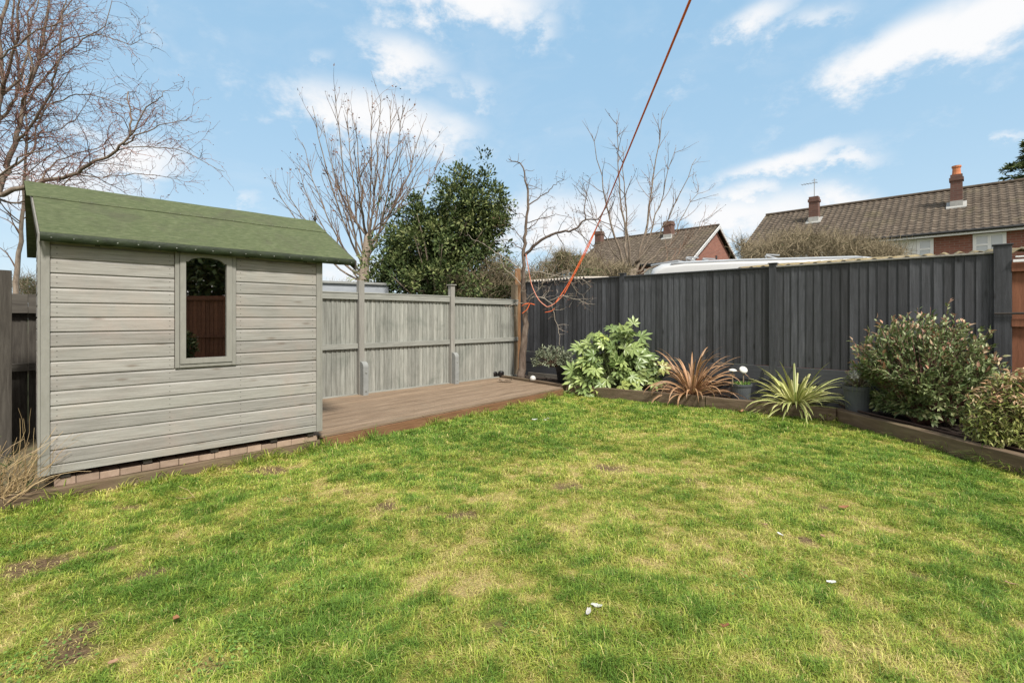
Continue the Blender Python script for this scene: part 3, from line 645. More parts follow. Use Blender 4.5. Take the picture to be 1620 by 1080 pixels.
for i in range(19): 
    x = XL+.06+i*(XR-XL-.1)/18+random.uniform(-.015,.015); b.lathe([(.0045,-.001),(.004,.001)], (x, EY-.0175, EZ-.02), 6)
    b.box(x-.004, x+.004, EY-.020, EY-.0155, EZ-.026+random.uniform(-.003,.003), EZ-.018)
for i in range(26):
    x = XL+.05+i*(XR-XL-.1)/25+random.uniform(-.01,.01); p = slope_pt(x, .672+random.uniform(-.004,.004))+nrmv*.0255
    b.box(p.x-.003, p.x+.003, p.y-.004, p.y+.004, p.z-.001, p.z+.002)
foldmb.build('eave_fold', M['felt_edge'], roof, smooth=True, extra=(b, M['nail']))
b = MB()
for k in range(4):
    x = .3+k*.52; b.box(x-.015,x+.015, EY+.002, EY+.02, EZ-.055, EZ-.004)
b.box(XL+.01, XR-.01, EY+.003, EY+.018, EZ-.045, EZ-.003); b.build('eave_board', M['darkwood'], roof)
def barge(x0, x1, mat, nm, drop=.09, xs=0):
    b = MB()
    for back in (False, True):
        vs = []
        for s, top in ((-.02,0),(1.0,0)):
            for x in (x0, x1):
                for dz in (.012, -drop):
                    xo = x+xs*s
                    p = slope_pt(xo, s); p.z += dz
                    if back: p.y = 2*RY-p.y
                    vs.append(p)
        b.add(vs, [(0,1,3,2),(4,6,7,5),(0,4,5,1),(2,3,7,6),(0,2,6,4),(1,5,7,3)])
    return b.build(nm, M[mat], sh)
barge(XL-.010, XL-.002, 'whitewood', 'bargeboard', .045, xs=-.062); barge(XR+.002, XR+.018, 'darkwood', 'bargeboard')
b = MB(); xx = XR+.010
for i,(w,h0,h1) in enumerate([(.010,-.05,.04),(.020,.04,.055),(.012,.055,.07)]): b.box(xx-w, xx+w, RY-w, RY+w, RZ+h0, RZ+h1)
b.lathe([(.012,.07),(.006,.10),(.0015,.14)], (xx, RY, RZ), 8); b.build('finial', M['darkwood'], sh)
b = MB(); xx = XL-.08; b.box(xx-.008, xx+.008, RY-.01, RY+.01, RZ-.05, RZ+.06); b.build('finial', M['whitewood'], sh)
# window
wf = MB()
fw = .042
wf.box(WX0, WX0+.032, -.030, .01, WZ0, WZ1); wf.box(WX1-.032, WX1, -.030, .01, WZ0, WZ1); wf.box(WX0+.033, WX1-.033, -.030, .01, WZ0, WZ0+.030)
wf.box(WX0+.033, WX1-.033, -.028, .01, WZ1-.012, WZ1)
win = wf.build('window', M['shed_trim'], sh, bevel=.003)
x0, x1 = WX0+.034, WX1-.034; z0, z1 = WZ0+.033, WZ1-.013
sf = MB(); sf.box(x0, x0+fw, -.038, .006, z0, z1, rnd=.6); sf.box(x1-fw, x1, -.038, .006, z0, z1, rnd=.6)
sf.box(x0+fw, x1-fw, -.038, .006, z0, z0+.045, rnd=.8)
# arched head
n_ = 18; gx0, gx1 = x0+fw, x1-fw; wd = gx1-gx0; pts = []
for i in range(n_+1):
    f = i/n_; c_ = (f-.5)*2
    arch = .045*math.sqrt(max(0, 1-(c_/.86)**2)) if abs(c_) < .86 else 0
    pts.append((gx0+wd*f, z1-.072+arch))
for i in range(n_):
    (xa, za), (xb, zb) = pts[i], pts[i+1]
    sf.add([(xa,-.038,za),(xb,-.038,zb),(xb,-.038,z1),(xa,-.038,z1),(xa,.006,za),(xb,.006,zb),(xb,.006,z1),(xa,.006,z1)], [(0,1,2,3),(7,6,5,4),(0,4,5,1),(3,2,6,7)], .5)
sf.build('sash', M['shed_trim'], win)
b = MB(); b.box(x0+.01, x1-.01, -.012, -.008, z0+.01, z1-.01); b.build('pane', M['glass'], win)

# ------------------------------------------------------------------ fences
GA = math.atan2(1.315, 1.29)
def featherboards(b, x0, x1, z0, z1, y, pitch=.1, thick=.016, jitter=.004, rg=random):
    x = x0
    while x < x1-.01:
        w = min(pitch+rg.uniform(-jitter, jitter), x1-x); j = rg.uniform(-.002,.002)
        t1 = thick; t2 = .006
        b.prism([(x,y),(x,y-t1+j),(x+w+.006 if x+w < x1-.01 else x1,y-t2+j),(x+w+.006 if x+w < x1-.01 else x1,y)], z0+rg.uniform(-.003,.003), z1, 'z', rnd=rg.random())
        x += w
gf_ = empty('grey_timber_fence', (-2.43,7.745,0), GA, 'pale grey green panel fence behind the deck with two bolted post spurs', 'fence')
bays = [(-1.80, -.05), (.05, 1.795), (1.895, 3.64)]
posts = [-1.85, 0, 1.845]
tops = [1.75, 1.755, 1.735]
for (x0, x1), zt in zip(bays, tops):
    b = MB(); featherboards(b, x0, x1, .15, zt-.02, .03, .078, .019); b.build('panel', M['grey_fence'], gf_)
    b = MB(); b.box(x0, x1, -.022, .012, zt-.105, zt-.012, rnd=.5); b.box(x0, x1, -.030, .05, zt-.011, zt+.008, rnd=.8); b.build('top_rail', M['grey_rail'], gf_, bevel=.003)
    b = MB(); b.box(x0, x1, -.022, .012, .865, .945); b.build('middle_rail', M['grey_rail'], gf_, bevel=.003)
    b = MB(); b.box(x0, x1, -.014, .012, .10, .152); b.build('bottom_rail', M['grey_rail'], gf_, bevel=.003)
for x, zt in zip(posts, (1.9,1.945,1.955)):
    b = MB(); b.box(x-.045, x+.045, -.055, .04, -.05, zt); post = b.build('post', M['grey_post'], gf_, bevel=.004)
    if x > 1:
        b = MB(); b.box(x-.065, x+.065, -.075, .06, zt+.001, zt+.022); b.build('post_cap', M['grey_post'], post, bevel=.004)
for x, zt in ((0, .66), (1.845, .71)):
    b = MB(); X0 = x+.0; 
    pr = [(-.058,.10),(-.165,.10)]
    h = zt; r_ = .09
    for i in range(9):
        t_ = math.pi/2*i/8; pr.append((-.165+r_*(1-math.cos(t_)), h-r_+r_*math.sin(t_)))
    pr.append((-.058, h))
    b.prism(pr, X0-.035, X0+.055, 'x', rnd=.5); sp_ = b.build('post_spur', M['spur'], gf_, bevel=.004)
    for zz in (.20, h-.17):
        b = MB(); T = Matrix.Translation((X0+.01, -.166, zz)) @ Matrix.Rotation(R(90), 4, 'X')
        b.lathe([(.013,0),(.013,.006),(.007,.009)]); b.v = [tuple(T @ Vector(v)) for v in b.v]; b.build('bolt', M['nail'], sp_)
# weathered run continuing behind the shed to the left
wfc = empty('weathered_timber_fence', (-2.43-.7*1.9-.0,7.745-.714*1.9,0), GA, 'dark weathered timber fence to the left behind the shed', 'fence')
for (x0, x1) in ((-1.86,-.08),(-3.8,-1.862)):
    b = MB(); featherboards(b, x0, x1, .05, 1.50, .06, .135); b.build('panel', M['weathered'], wfc)
    b = MB(); b.box(x0, x1, -.02, .02, 1.40, 1.60); b.build('top_rail', M['weathered_rail'], wfc, bevel=.003)
    b = MB(); b.box(x0, x1, -.02, .02, .80, .88); b.build('middle_rail', M['weathered_rail'], wfc, bevel=.003)
b = MB(); b.box(-3.9,-3.81,-.06,.04,-.05,1.72); b.build('post', M['weathered'], wfc, bevel=.004)
# tall dark board at the frame's left edge
b = MB(); b.box(-.10,.10,-.03,.03,-.05,0); 
pL = P(-12, 700, 4.4); b = MB(); T = Matrix.Translation((pL.x, pL.y, 0)) @ Matrix.Rotation(GA, 4, 'Z')
lf = empty('side_fence', (pL.x, pL.y, 0), R(62), 'nearest dark weathered fence post and boards at the left edge', 'fence')
b = MB(); b.box(-.12, .115, -.05, .05, -.05, 1.79); b.build('post', M['weathered'], lf, bevel=.004)
b = MB(); featherboards(b, -2.2, -.13, .05, 1.70, .03, .13); b.build('panel', M['weathered'], lf)
b = MB(); b.box(-2.2, -.13, -.02,.01, 1.55,1.66); b.build('top_rail', M['weathered_rail'], lf)

# corner posts
cp = P(816, 590, 10.35)
b = MB(); b.box(-.055,.055,-.05,.05,0,2.06, rnd=.4); o = b.build('corner_post', M['oldpost'], bevel=.005); o.location = (cp.x-.03, cp.y, 0); o.rotation_euler = (0,0,GA)
tag(o, 'olive brown square fence post in the corner beside the tree', 'post')
b = MB(); b.box(-.06,.06,-.02,.02,0,2.42, rnd=.6); o = b.build('corner_board', M['cedar'], bevel=.003); o.location = (cp.x+.045, cp.y+.10, 0); o.rotation_euler = (0,0,R(12))
tag(o, 'tall orange timber board behind the corner post', 'board')

# dark fence: local x runs right and towards the camera
DA = math.atan2(-.672, .74)
D0 = Vector((.20,10.6,0))
df = empty('anthracite_timber_fence', tuple(D0), DA, 'long dark charcoal painted closeboard fence behind the planted bed', 'fence')
px_posts = [0.0, 2.475, 5.0, 7.42]; ZF = 2.115
rgd = random.Random(12)
for i in range(3):
    x0 = px_posts[i]+.05; x1 = px_posts[i+1]-.05
    b = MB(); featherboards(b, x0, x1, .635, ZF-.012, .03, .104, .020, .014, rgd); b.build('panel', M['anthracite'], df)
    b = MB(); b.box(x0, x1, -.012, .055, ZF-.010, ZF+.012); b.build('capping_rail', M['grey_post'] if i == 2 else M['anthracite_h'], df, bevel=.003)
    b = MB(); b.box(x0, x1, -.004, .03, .02, .40, rnd=.3); b.box(x0, x1, -.012, .03, .403, .628, rnd=.75); b.build('gravel_board', M['anthracite_h'], df, bevel=.004)
for i, x in enumerate(px_posts):
    b = MB(); hw = .05 if i < 3 else .075
    b.box(x-hw, x+hw, -.010 if i < 3 else -.03, .07, 0, ZF+.045+(.03 if i == 3 else 0), rnd=.5); post = b.build('post', M['anthracite'], df, bevel=.004)
    b = MB(); b.box(x-hw-.012, x+hw+.012, -.030 if i < 3 else -.042, .082, ZF+.0465+(.03 if i == 3 else 0), ZF+.062+(.03 if i == 3 else 0)); b.build('post_cap', M['anthracite_h'], post, bevel=.003)
# red brown fence at the right, running back past the camera
gt = D0+Vector((.74,-.672,0)).normalized()*7.47
rg_ = empty('side_gate', (gt.x,gt.y,0), DA, 'red brown boarded gate with a pale metal latch beside the dark fence end', 'gate')
b = MB(); featherboards(b, .02, 1.12, .12, 2.0, .02, .14); b.build('boards', M['redfence'], rg_)
for z in (.45,1.25,1.88): b = MB(); b.box(.02, 1.12, -.035, .0, z, z+.09); b.build('ledge', M['redfence'], rg_, bevel=.003)
b = MB(); b.box(.03,.40,-.06,-.036,1.985,2.015); b.box(.05,.35,-.055,-.036,2.04,2.055); b.build('latch', M['upvc'], rg_, bevel=.003)
b = MB(); b.tube([(-.12,-.05,1.40),(.45,-.055,1.41)], .012, 6); b.build('bolt', M['darkwood'], rg_)
ge = gt+Vector((.74,-.672,0)).normalized()*1.2
rfc = empty('red_brown_timber_fence', (ge.x,ge.y,0), R(-90), 'red brown timber fence running back along the right side, mirrored in the shed window', 'fence')
for i in range(5):
    x0 = i*1.9+.05; x1 = x0+1.8
    b = MB(); featherboards(b, x0, x1, .12, 1.98, .03, .12); b.build('panel', M['redfence'], rfc)
    b = MB(); b.box(x0, x1, -.05, -.0, 1.86, 1.94); b.build('top_rail', M['redfence'], rfc); b = MB(); b.box(x0, x1, -.05, 0, .80, .87); b.build('middle_rail', M['redfence'], rfc)
    b = MB(); b.box(x0-.1, x0, -.06, .04, 0, 2.05); b.build('post', M['redfence'], rfc, bevel=.004)

# ------------------------------------------------------------------ planted bed
bedpoly = [(-.5,10.45),(.97,8.58),(2.95,7.33),(4.3,6.3),(4.52,4.0),(4.75,.8),(6.3,.8),(6.1,5.4),(D0.x+.74*7.5,D0.y-.672*7.5),(.25,10.65)]
gx_ = np.arange(-.6, 6.4, .05); gy_ = np.arange(.7, 10.8, .05); X, Y = np.meshgrid(gx_, gy_); nx, ny = len(gx_), len(gy_)
Z = .115+.05*(vnoise(X.ravel(), Y.ravel(), 2.5, 51, 4)-.5)
idx = (np.arange(ny-1)[:,None]*nx+np.arange(nx-1)[None,:]); k2 = inpoly(X[:-1,:-1]+.025, Y[:-1,:-1]+.025, bedpoly)
idx = idx[k2]; F = np.stack([idx, idx+1, idx+nx+1, idx+nx], 1)
tag(npmesh('bed_soil', np.stack([X.ravel(),Y.ravel(),Z],1), F.ravel(), np.full(len(F),4), M['soil'], {'rnd': np.full(len(Z), .5)}, None, True), 'dark soil of the planted bed', None, None, 'structure')
n = 9000; x = rng.uniform(-.5,6,n); y = rng.uniform(1.5,10.6,n); k = inpoly(x, y, bedpoly); x, y = x[k], y[k]; n = len(x)
z = .118+.05*(vnoise(x, y, 2.5, 51, 4)-.5)+rng.uniform(0,.012,n); dd = rdir(n); dd[:,2] *= .35
tag(scatter('bark_mulch', LEAF, np.stack([x,y,z],1), dd, np.tile((0,0,1.),(n,1))+rng.normal(0,.4,(n,3)), rng.uniform(.02,.055,n), rng.uniform(.01,.03,n), M['chip']), 'dark bark chips covering the planted bed', 'mulch', None, 'stuff')
ZS = .12
def bedpt(x, y, z=ZS): Yv = (CH-z)*FPX/(y-HY); return Vector(((x-HX)/FPX*Yv, Yv, z))

# --- fatsia
def palm_leaf():
    vs = [(0,0,0)]; fs = []; nl = 7
    for i in range(nl):
        a_ = R(-118+236*i/(nl-1)); L_ = 1.0-.33*abs(i-(nl-1)/2)/((nl-1)/2)
        d = (math.sin(a_), math.cos(a_)); s_ = (math.cos(a_), -math.sin(a_))
        o_ = len(vs)
        for f, w, dz in ((.30,.075,.03),(.62,.145,.02)):
            vs += [(d[0]*f*L_-s_[0]*w, d[1]*f*L_-s_[1]*w, dz+.03), (d[0]*f*L_, d[1]*f*L_, dz-.02), (d[0]*f*L_+s_[0]*w, d[1]*f*L_+s_[1]*w, dz+.03)]
        vs.append((d[0]*L_, d[1]*L_, -.09))
        fs += [(0,o_+1,o_),(0,o_+2,o_+1),(o_,o_+1,o_+4,o_+3),(o_+1,o_+2,o_+5,o_+4),(o_+3,o_+4,o_+6),(o_+4,o_+5,o_+6)]
    return np.array(vs), fs
PALM = palm_leaf()
fc = Vector((1.80,8.52,ZS))
ft = empty('fatsia_shrub', tuple(fc), 0, 'glossy light green shrub with big hand shaped leaves against the dark fence', 'shrub')
n = 225; u = rng.random(n)*2*np.pi; v_ = np.arccos(1-rng.random(n)*1.06)
rad = rng.uniform(.62,1.05,n)**.6; dirs = np.stack([np.sin(v_)*np.cos(u), np.sin(v_)*np.sin(u), np.cos(v_)],1)
tips = np.array(fc)+dirs*rad[:,None]*np.array((.76,.40,.93))+np.array((0,0,.08))+rng.normal(0,.06,(n,3)); tips[:,2] = np.maximum(tips[:,2], .14)
left = tips[:,0] < fc.x-.35; tips[left,2] -= .12*rng.random(left.sum())
out = dirs*np.array((1,.6,.55))+np.array((0,-.1,-.25))+rng.normal(0,.35,(n,3)); nr = dirs*.75+np.array((-.05,-.70,.42))+rng.normal(0,.2,(n,3))
hr = np.clip((tips[:,2]-fc.z)/1.0, 0, 1); sz = rng.uniform(.16,.25,n)
rn = np.clip(.15+.5*rng.random(n)+.35*(rng.random(n) < .18), 0, 1)
scatter('leaves', PALM, tips, out, nr, sz, sz, M['fatsia'], ft, rnd=rn)
b = MB()
for i in range(n):
    c0 = fc+Vector(((tips[i][0]-fc.x)*.25, (tips[i][1]-fc.y)*.25, .03+ .45*(tips[i][2]-fc.z)*random.random()))
    tp = Vector(tips[i]); mid = (c0+tp)/2+Vector((0,0,.05)); b.tube([c0, mid, tp], [.006,.004,.003], 4)
for k in range(7):
    a_ = k*.9; b.tube([fc+Vector((0,0,-.02)), fc+Vector((math.cos(a_)*.12,math.sin(a_)*.1,.3)), fc+Vector((math.cos(a_)*.22,math.sin(a_)*.16,.62))], [.02,.016,.01], 6)
b.build('stems', M['stem_green'], ft, local=False)

# --- strap leaved plants (phormium)
def strapmat(name, mid, edge, var):
    m = bpy.data.materials.new(name); m.use_nodes = True; t = NT(m.node_tree); t.n.clear()
    w = t.math('ABSOLUTE', t.attr('across'))
    c = t.mixc(w, (*mid,1), (*edge,1))
    rn = t.attr('rnd'); c = t.mixc(t.math('MULTIPLY', t.math('FRACT', t.math('MULTIPLY', rn, 5.3)), var), c, (edge[0]*1.02, edge[1]*.9, edge[2]*.85, 1))
    hs = t.new('ShaderNodeHueSaturation'); t.put(hs.inputs['Color'], c); t.put(hs.inputs['Value'], t.math('MULTIPLY_ADD', rn, .6, .7))
    b = t.new('ShaderNodeBsdfPrincipled'); t.put(b.inputs['Base Color'], hs.outputs[0]); b.inputs['Roughness'].default_value = .45
    tr = t.new('ShaderNodeBsdfTranslucent'); t.put(tr.inputs[0], hs.outputs[0]); mx = t.new('ShaderNodeMixShader'); mx.inputs[0].default_value = .22
    t.l.new(b.outputs[0], mx.inputs[1]); t.l.new(tr.outputs[0], mx.inputs[2])
    o = t.new('ShaderNodeOutputMaterial'); t.l.new(mx.outputs[0], o.inputs[0]); return m
def strap_plant(name, c, nb_, Lr, width, mat, label, cat, el_lo=.5, el_hi=1.45, sag=1.0, azr=(0, 2*math.pi), seed=1):
    rg = random.Random(seed); vs = []; fs = []; ac = []; rn = []
    for i in range(nb_):
        az_ = rg.uniform(*azr); el_ = rg.uniform(el_lo, el_hi); L_ = rg.uniform(*Lr); w = width*rg.uniform(.7,1.15); r_ = rg.random()
        p = Vector(c)+Vector((math.cos(az_), math.sin(az_), 0))*rg.uniform(0,.07); ns = 10; sg = sag*rg.uniform(.5,1.5)*(1.5-el_/2)
        e = el_; o_ = len(vs); tw = rg.uniform(-.5,.5)
        for k in range(ns+1):
            f = k/ns; h = Vector((math.cos(az_), math.sin(az_), 0)); d = h*math.cos(e)+Vector((0,0,math.sin(e)))
            s_ = Vector((-math.sin(az_), math.cos(az_), 0)); s_ = s_*math.cos(tw*f*2)+d.cross(s_)*math.sin(tw*f*2)
            ww = w*(.6+.6*f if f < .4 else (.84*(1-((f-.4)/.6)**2.2)+.005))/2; up = d.cross(s_)*-1
            vs += [p-s_*ww+up*ww*.35, p-s_*ww*.5+up*ww*.1, p, p+s_*ww*.5+up*ww*.1, p+s_*ww+up*ww*.35]; ac += [-1,-.15,0,.15,1]; rn += [r_]*5
            p = p+d*(L_/ns); e -= sg*(.04+.34*f*f)
            if p.z < .05 and e < 0: e = min(e+.5, .0)
        for k in range(ns):
            for j in range(4): q = o_+k*5+j; fs.append((q,q+1,q+6,q+5))
    e = empty(name, tuple(c), 0, label, cat)
    v = np.array([tuple(x) for x in vs])-np.array(tuple(c)); ff = np.array(fs).ravel()
    npmesh('leaves', v, ff, np.full(len(fs),4), mat, {'across': ac, 'rnd': rn}, e, True); return e
c = Vector((.372*7.62,7.62,ZS))
e = strap_plant('bronze_strap_plant', c, 130, (.45,1.0), .040, strapmat('bronze_pink_strap', (.17,.10,.05), (.66,.42,.24), .5), 'bronze and pink strap leaved plant arching over the sleeper', 'plant', .30, 1.5, 1.3, seed=4)
c = Vector((.5856*6.78,6.78,ZS))
e = strap_plant('yellow_strap_plant', c, 175, (.38,.82), .040, strapmat('yellow_striped_strap', (.22,.30,.06), (.80,.76,.38), .3), 'yellow and green striped strap leaved plant spilling over the sleeper', 'plant', .05, 1.25, .8, seed=9)

# --- leafy shrub maker
def shrub(name, c, rad, nst, nlf, leafL, leafW, mat, label, twigmat, tipfrac=.12, zlow=.08, seed=2, tmpl=LEAF_LONG, up=.5, cat='shrub', bias=None, clus=14, spread=1.0, droop=0):
    rg = np.random.default_rng(seed); e = empty(name, tuple(c), 0, label, cat)
    rad = np.array(rad); base = np.array(tuple(c)); stems = MB(); P_=[]; D_=[]; N_=[]; T_=[]; R_=[]
    for i in range(nst):
        u_ = rg.random()*2*np.pi; v_ = np.arccos(1-rg.random()*1.0); dr = np.array((np.sin(v_)*np.cos(u_), np.sin(v_)*np.sin(u_), np.cos(v_)))
        r_ = rg.uniform(.55,1.0)**.5
        tip = base+np.array((0,0,rad[2]*.10))+dr*rad*r_
        if rg.random() < .22 and dr[2] > .25: tip += np.array((0,0,rad[2]*rg.uniform(.03,.16)))
        if bias: tip = bias(tip, base)
        tip[2] = max(tip[2], c[2]+zlow+.0)
        b0 = base+np.array((dr[0]*rad[0]*.12, dr[1]*rad[1]*.12, 0)); mid = (b0*.5+tip*.5)+np.array((0,0,rad[2]*.06))-dr*rad*.05
        ctrl = [b0, mid, tip]; stems.tube([tuple(q) for q in ctrl], [.007,.005,.002], 3)
        nl = int(clus*rg.uniform(.7,1.3)); top = tip[2] > c[2]+rad[2]*.55
        ax = norm((tip-mid)[None])[0]
        for k in range(nl):
            f = rg.uniform(.25,1.0)**.7; p = mid+(tip-mid)*f+rg.normal(0,.012,3)*spread
            d = rg.normal(0,1,3); d -= ax*np.dot(d, ax); d = d/np.linalg.norm(d)+ax*(.3+.9*f)*up*2+np.array((0,0,.15-droop))
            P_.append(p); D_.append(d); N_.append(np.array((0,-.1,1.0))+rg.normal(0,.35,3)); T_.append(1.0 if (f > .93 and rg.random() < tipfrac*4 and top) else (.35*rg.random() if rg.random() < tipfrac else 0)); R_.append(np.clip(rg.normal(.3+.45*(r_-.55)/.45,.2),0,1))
    n = len(P_); s_ = rg.uniform(.65,1.15,n)
    scatter('leaves', tmpl, np.array(P_), np.array(D_), np.array(N_), s_*leafL, s_*leafW, mat, e, rnd=np.array(R_), extra={'tip': np.array(T_)})
    stems.build('stems', twigmat, e, local=False); return e
c = Vector((4.95, 5.55, ZS))
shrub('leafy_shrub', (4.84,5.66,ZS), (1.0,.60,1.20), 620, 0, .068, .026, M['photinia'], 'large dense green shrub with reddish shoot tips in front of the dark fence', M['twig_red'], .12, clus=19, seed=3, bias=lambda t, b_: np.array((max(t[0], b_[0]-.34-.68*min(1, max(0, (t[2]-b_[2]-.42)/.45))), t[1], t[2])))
c = P(1595, 690, 4.25)
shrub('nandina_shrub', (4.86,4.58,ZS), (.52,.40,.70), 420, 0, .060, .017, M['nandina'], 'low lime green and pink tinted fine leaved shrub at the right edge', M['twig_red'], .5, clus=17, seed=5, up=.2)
# small grey green shrub in a black pot near the corner tree
def pot(name, c, r0, r1, h, mat, label, group=None, soil=True):
    e = empty(name, tuple(c), 0, label, 'plant pot', group)
    b = MB(); b.lathe([(r0,0),(r1*.98,h*.86),(r1*1.05,h*.87),(r1*1.06,h),(r1*.93,h),(r1*.9,h*.9)], n=28); b.build('body', M[mat], e, smooth=False)
    b = MB(); b.lathe([(r1*.90,h*.88),(r1*.4,h*.905)], n=20); b.build('compost', M['soil'], e); return e
c = Vector((.1085*9.35,9.35,ZS))
pot('plant_pot', c, .13,.17,.30, 'pot_black', 'black pot under the small grey green shrub beside the fatsia')
c2 = Vector(P(876, 572, c.y)); 
shrub('grey_green_shrub', (c2.x-.02,c.y-.1,.42), (.42,.26,.36), 110, 0, .062, .019, M['silver'], 'small grey green leafy shrub beside the corner tree', M['twig'], 0, clus=15, seed=6, zlow=-.16, droop=.1)
c = Vector((.473*7.28,7.28,ZS))
pot('plant_pot', c, .125,.15,.245, 'pot_grey', 'dark grey pot holding low green plants and two white mushroom ornaments')
n = 240; aa = rng.random(n)*6.283; rr = np.sqrt(rng.random(n))*.13
pos = np.stack([c.x+rr*np.cos(aa), c.y+rr*np.sin(aa), np.full(n, c.z+.225)],1); dd = rdir(n); dd[:,2] = abs(dd[:,2])+.4
tag(scatter('low_green_plant', LEAF_LONG, pos, dd, rdir(n)+np.array((0,0,1)), rng.uniform(.03,.07,n), rng.uniform(.01,.018,n), leafmat('fresh_green_leaf', [(.10,.20,.04),(.18,.30,.06)], trans=.25)), 'low bright green plant growing in the dark grey pot', 'plant')
def mushroom(name, p, r, hgt, label, tilt=0):
    e = empty(name, (p.x,p.y,p.z-hgt), 0, label, 'ornament', 'white mushroom ornaments in the bed')
    b = MB(); pr = [(r*.15,-r*.06),(r*.8,-r*.10),(r,0)]+[(r*math.cos(t_), r*.55*math.sin(t_)) for t_ in [R(q) for q in (20,40,60,80)]]
    b.lathe(pr, (0,0,0), 18); T = Matrix.Translation((0,0,hgt)) @ Matrix.Rotation(tilt, 4, 'X'); b.v = [tuple(T @ Vector(v)) for v in b.v]; b.build('cap', M['white'], e, smooth=True)
    b = MB(); b.tube([(0,0,-.02),(0,0,hgt-r*.05)], [r*.16,r*.13], 8); b.build('stalk', M['oldpost'], e); return e
Yc = c.y-.02
p = P(1159,586.5,Yc-.03); mushroom('mushroom_ornament', p, .060, p.z-.35, 'flat white mushroom ornament at the left rim of the dark grey pot', 0)
p = P(1176,585,Yc); mushroom('mushroom_ornament', p, .062, p.z-.36, 'round white mushroom ornament tilted forward in the middle of the dark grey pot', R(52))
c = Vector((.716*6.22,6.22,ZS))
pot('plant_pot', c, .13,.165,.36, 'pot_grey', 'slate grey pot between the yellow striped plant and the large shrub')
shrub('twiggy_shrub', (c.x+.02,c.y,c.z+.33), (.22,.16,.28), 60, 0, .03, .011, M['photinia'], 'thin twiggy shrub growing in the slate grey pot', M['scrub_twig'], .35, clus=8, seed=8, zlow=.02)
for k, (x, y, lb) in enumerate([(1350,594,'white flower head at the left side of the slate grey pot'),(1357,591,'white flower head between the other two above the slate grey pot'),(1378,597,'single white flower head over the right side of the slate grey pot')]):
    p = P(x, y, c.y-.25); fl = empty('white_flower', (p.x,p.y,c.z+.30), 0, lb, 'flower', 'white flowers in the slate grey pot')
    n = 26; aa = rng.random(n)*6.283; dd = np.stack([np.cos(aa), rng.uniform(-.5,.1,n), np.sin(aa)*.6+.1],1)
    scatter('petals', LEAF, np.tile(np.array(p),(n,1))+rng.normal(0,.008,(n,3)), dd, np.tile((0,-.35,.95),(n,1))+rng.normal(0,.3,(n,3)), .058 if k < 2 else .042, .036, M['white'], fl)
    b = MB(); b.tube([(p.x+.01,p.y+.03,c.z+.31), tuple(p)], .002, 4); b.build('stem', M['stem_green'], fl, local=False)
# small things in the bed
n = 60; c = bedpt(829, 589, .13); aa = rng.random(n)*6.283; dd = np.stack([np.cos(aa), np.sin(aa), rng.uniform(.5,2.2,n)],1)
tag(scatter('small_green_plant', LEAF_LONG, np.tile(np.array(c),(n,1))+rng.normal(0,.03,(n,3))*np.array((1.6,1,0)), dd, rdir(n), rng.uniform(.08,.18,n), .02, leafmat('bulb_leaf', [(.10,.22,.04),(.16,.30,.05)], trans=.25)), 'tuft of bright green bulb leaves at the foot of the corner tree', 'plant')
b = MB(); b.lathe([(.001,-.058)]+[(.058*math.cos(R(q)), .058*math.sin(R(q))) for q in range(-75,90,15)], n=20); o = b.build('glass_globe', surf('frosted_globe', [(.5,.5,.48),(.72,.72,.70)], rough=.15, spec=.8), smooth=True); o.location = bedpt(843,601,.17)+Vector((0,0,.03))
tag(o, 'pale round globe lying on the soil near the corner tree', 'globe')
b = MB(); b.lathe([(.001,-.03)]+[(.05*math.cos(R(q))*1.2, .035*math.sin(R(q))) for q in range(-75,90,15)], n=9); o = b.build('pale_stone', M['stone']); o.location = bedpt(1128,618,.15); o.scale = (1.5,.8,1.5); o.rotation_euler = (.3,.4,.8)
tag(o, 'pale grey stone beside the bronze strap leaved plant', 'stone')
b = MB(); b.prism([(-.05,-.03),(.05,-.035),(.065,.02),(-.04,.035)], 0, .045, 'z'); o = b.build('blue_toy', M['blue'], bevel=.012); o.location = bedpt(1066,619,.16)
tag(o, 'small blue plastic object on the soil under the bronze plant', 'toy')
# black object on the sleeper by the corner: two joined short barrels
e = empty('black_solar_lamp', tuple(P(787,592,9.95)-Vector((0,0,.06))), R(20), 'black plastic twin headed lamp on the deck end by the grey fence', 'lamp')
for sx in (-1,1):
    b = MB(); b.lathe([(.045,0),(.062,.03),(.066,.10),(.05,.125),(.02,.13)], (sx*.075,0,0), 18); b.build('lamp_head', M['plastic_black'], e, smooth=False, bevel=.004)
b = MB(); b.box(-.06,.06,-.02,.02,.02,.09); b.build('bracket', M['plastic_black'], e, bevel=.006)
# pond liner like boards under the corner tree
b = MB(); b.box(-.45,.35,-.02,.02,.0,.20,rnd=.9); o = b.build('low_dark_board', M['weathered_rail'], bevel=.004); q_ = D0+Vector((.74,-.672,0))*.75+Vector((-.672,-.74,0))*.10; o.location = q_; o.rotation_euler = (0,0,DA)
tag(o, 'short low weathered board leaning along the fence foot near the corner tree', 'board')
# soaker hose along the right sleeper
pts = []; pl = [(1325,643),(1350,652),(1400,664),(1450,676),(1500,689),(1550,700),(1620,718),(1700,742),(1800,775)]
def hz(t_): return .172
for i in range(len(pl)-1):
    for k in range(4):
        f = k/4; x = pl[i][0]*(1-f)+pl[i+1][0]*f; y = pl[i][1]*(1-f)+pl[i+1][1]*f
        pp = bedpt(x, y-2, .165); pts.append(pp+Vector((random.uniform(-.006,.006)+.02, random.uniform(-.006,.006), .012)))
b = MB(); b.tube([tuple(q) for q in pts], .012, 8); tag(b.build('garden_hose', M['hose'], smooth=True), 'brown soaker hose lying along the inner edge of the right sleeper', 'hose')

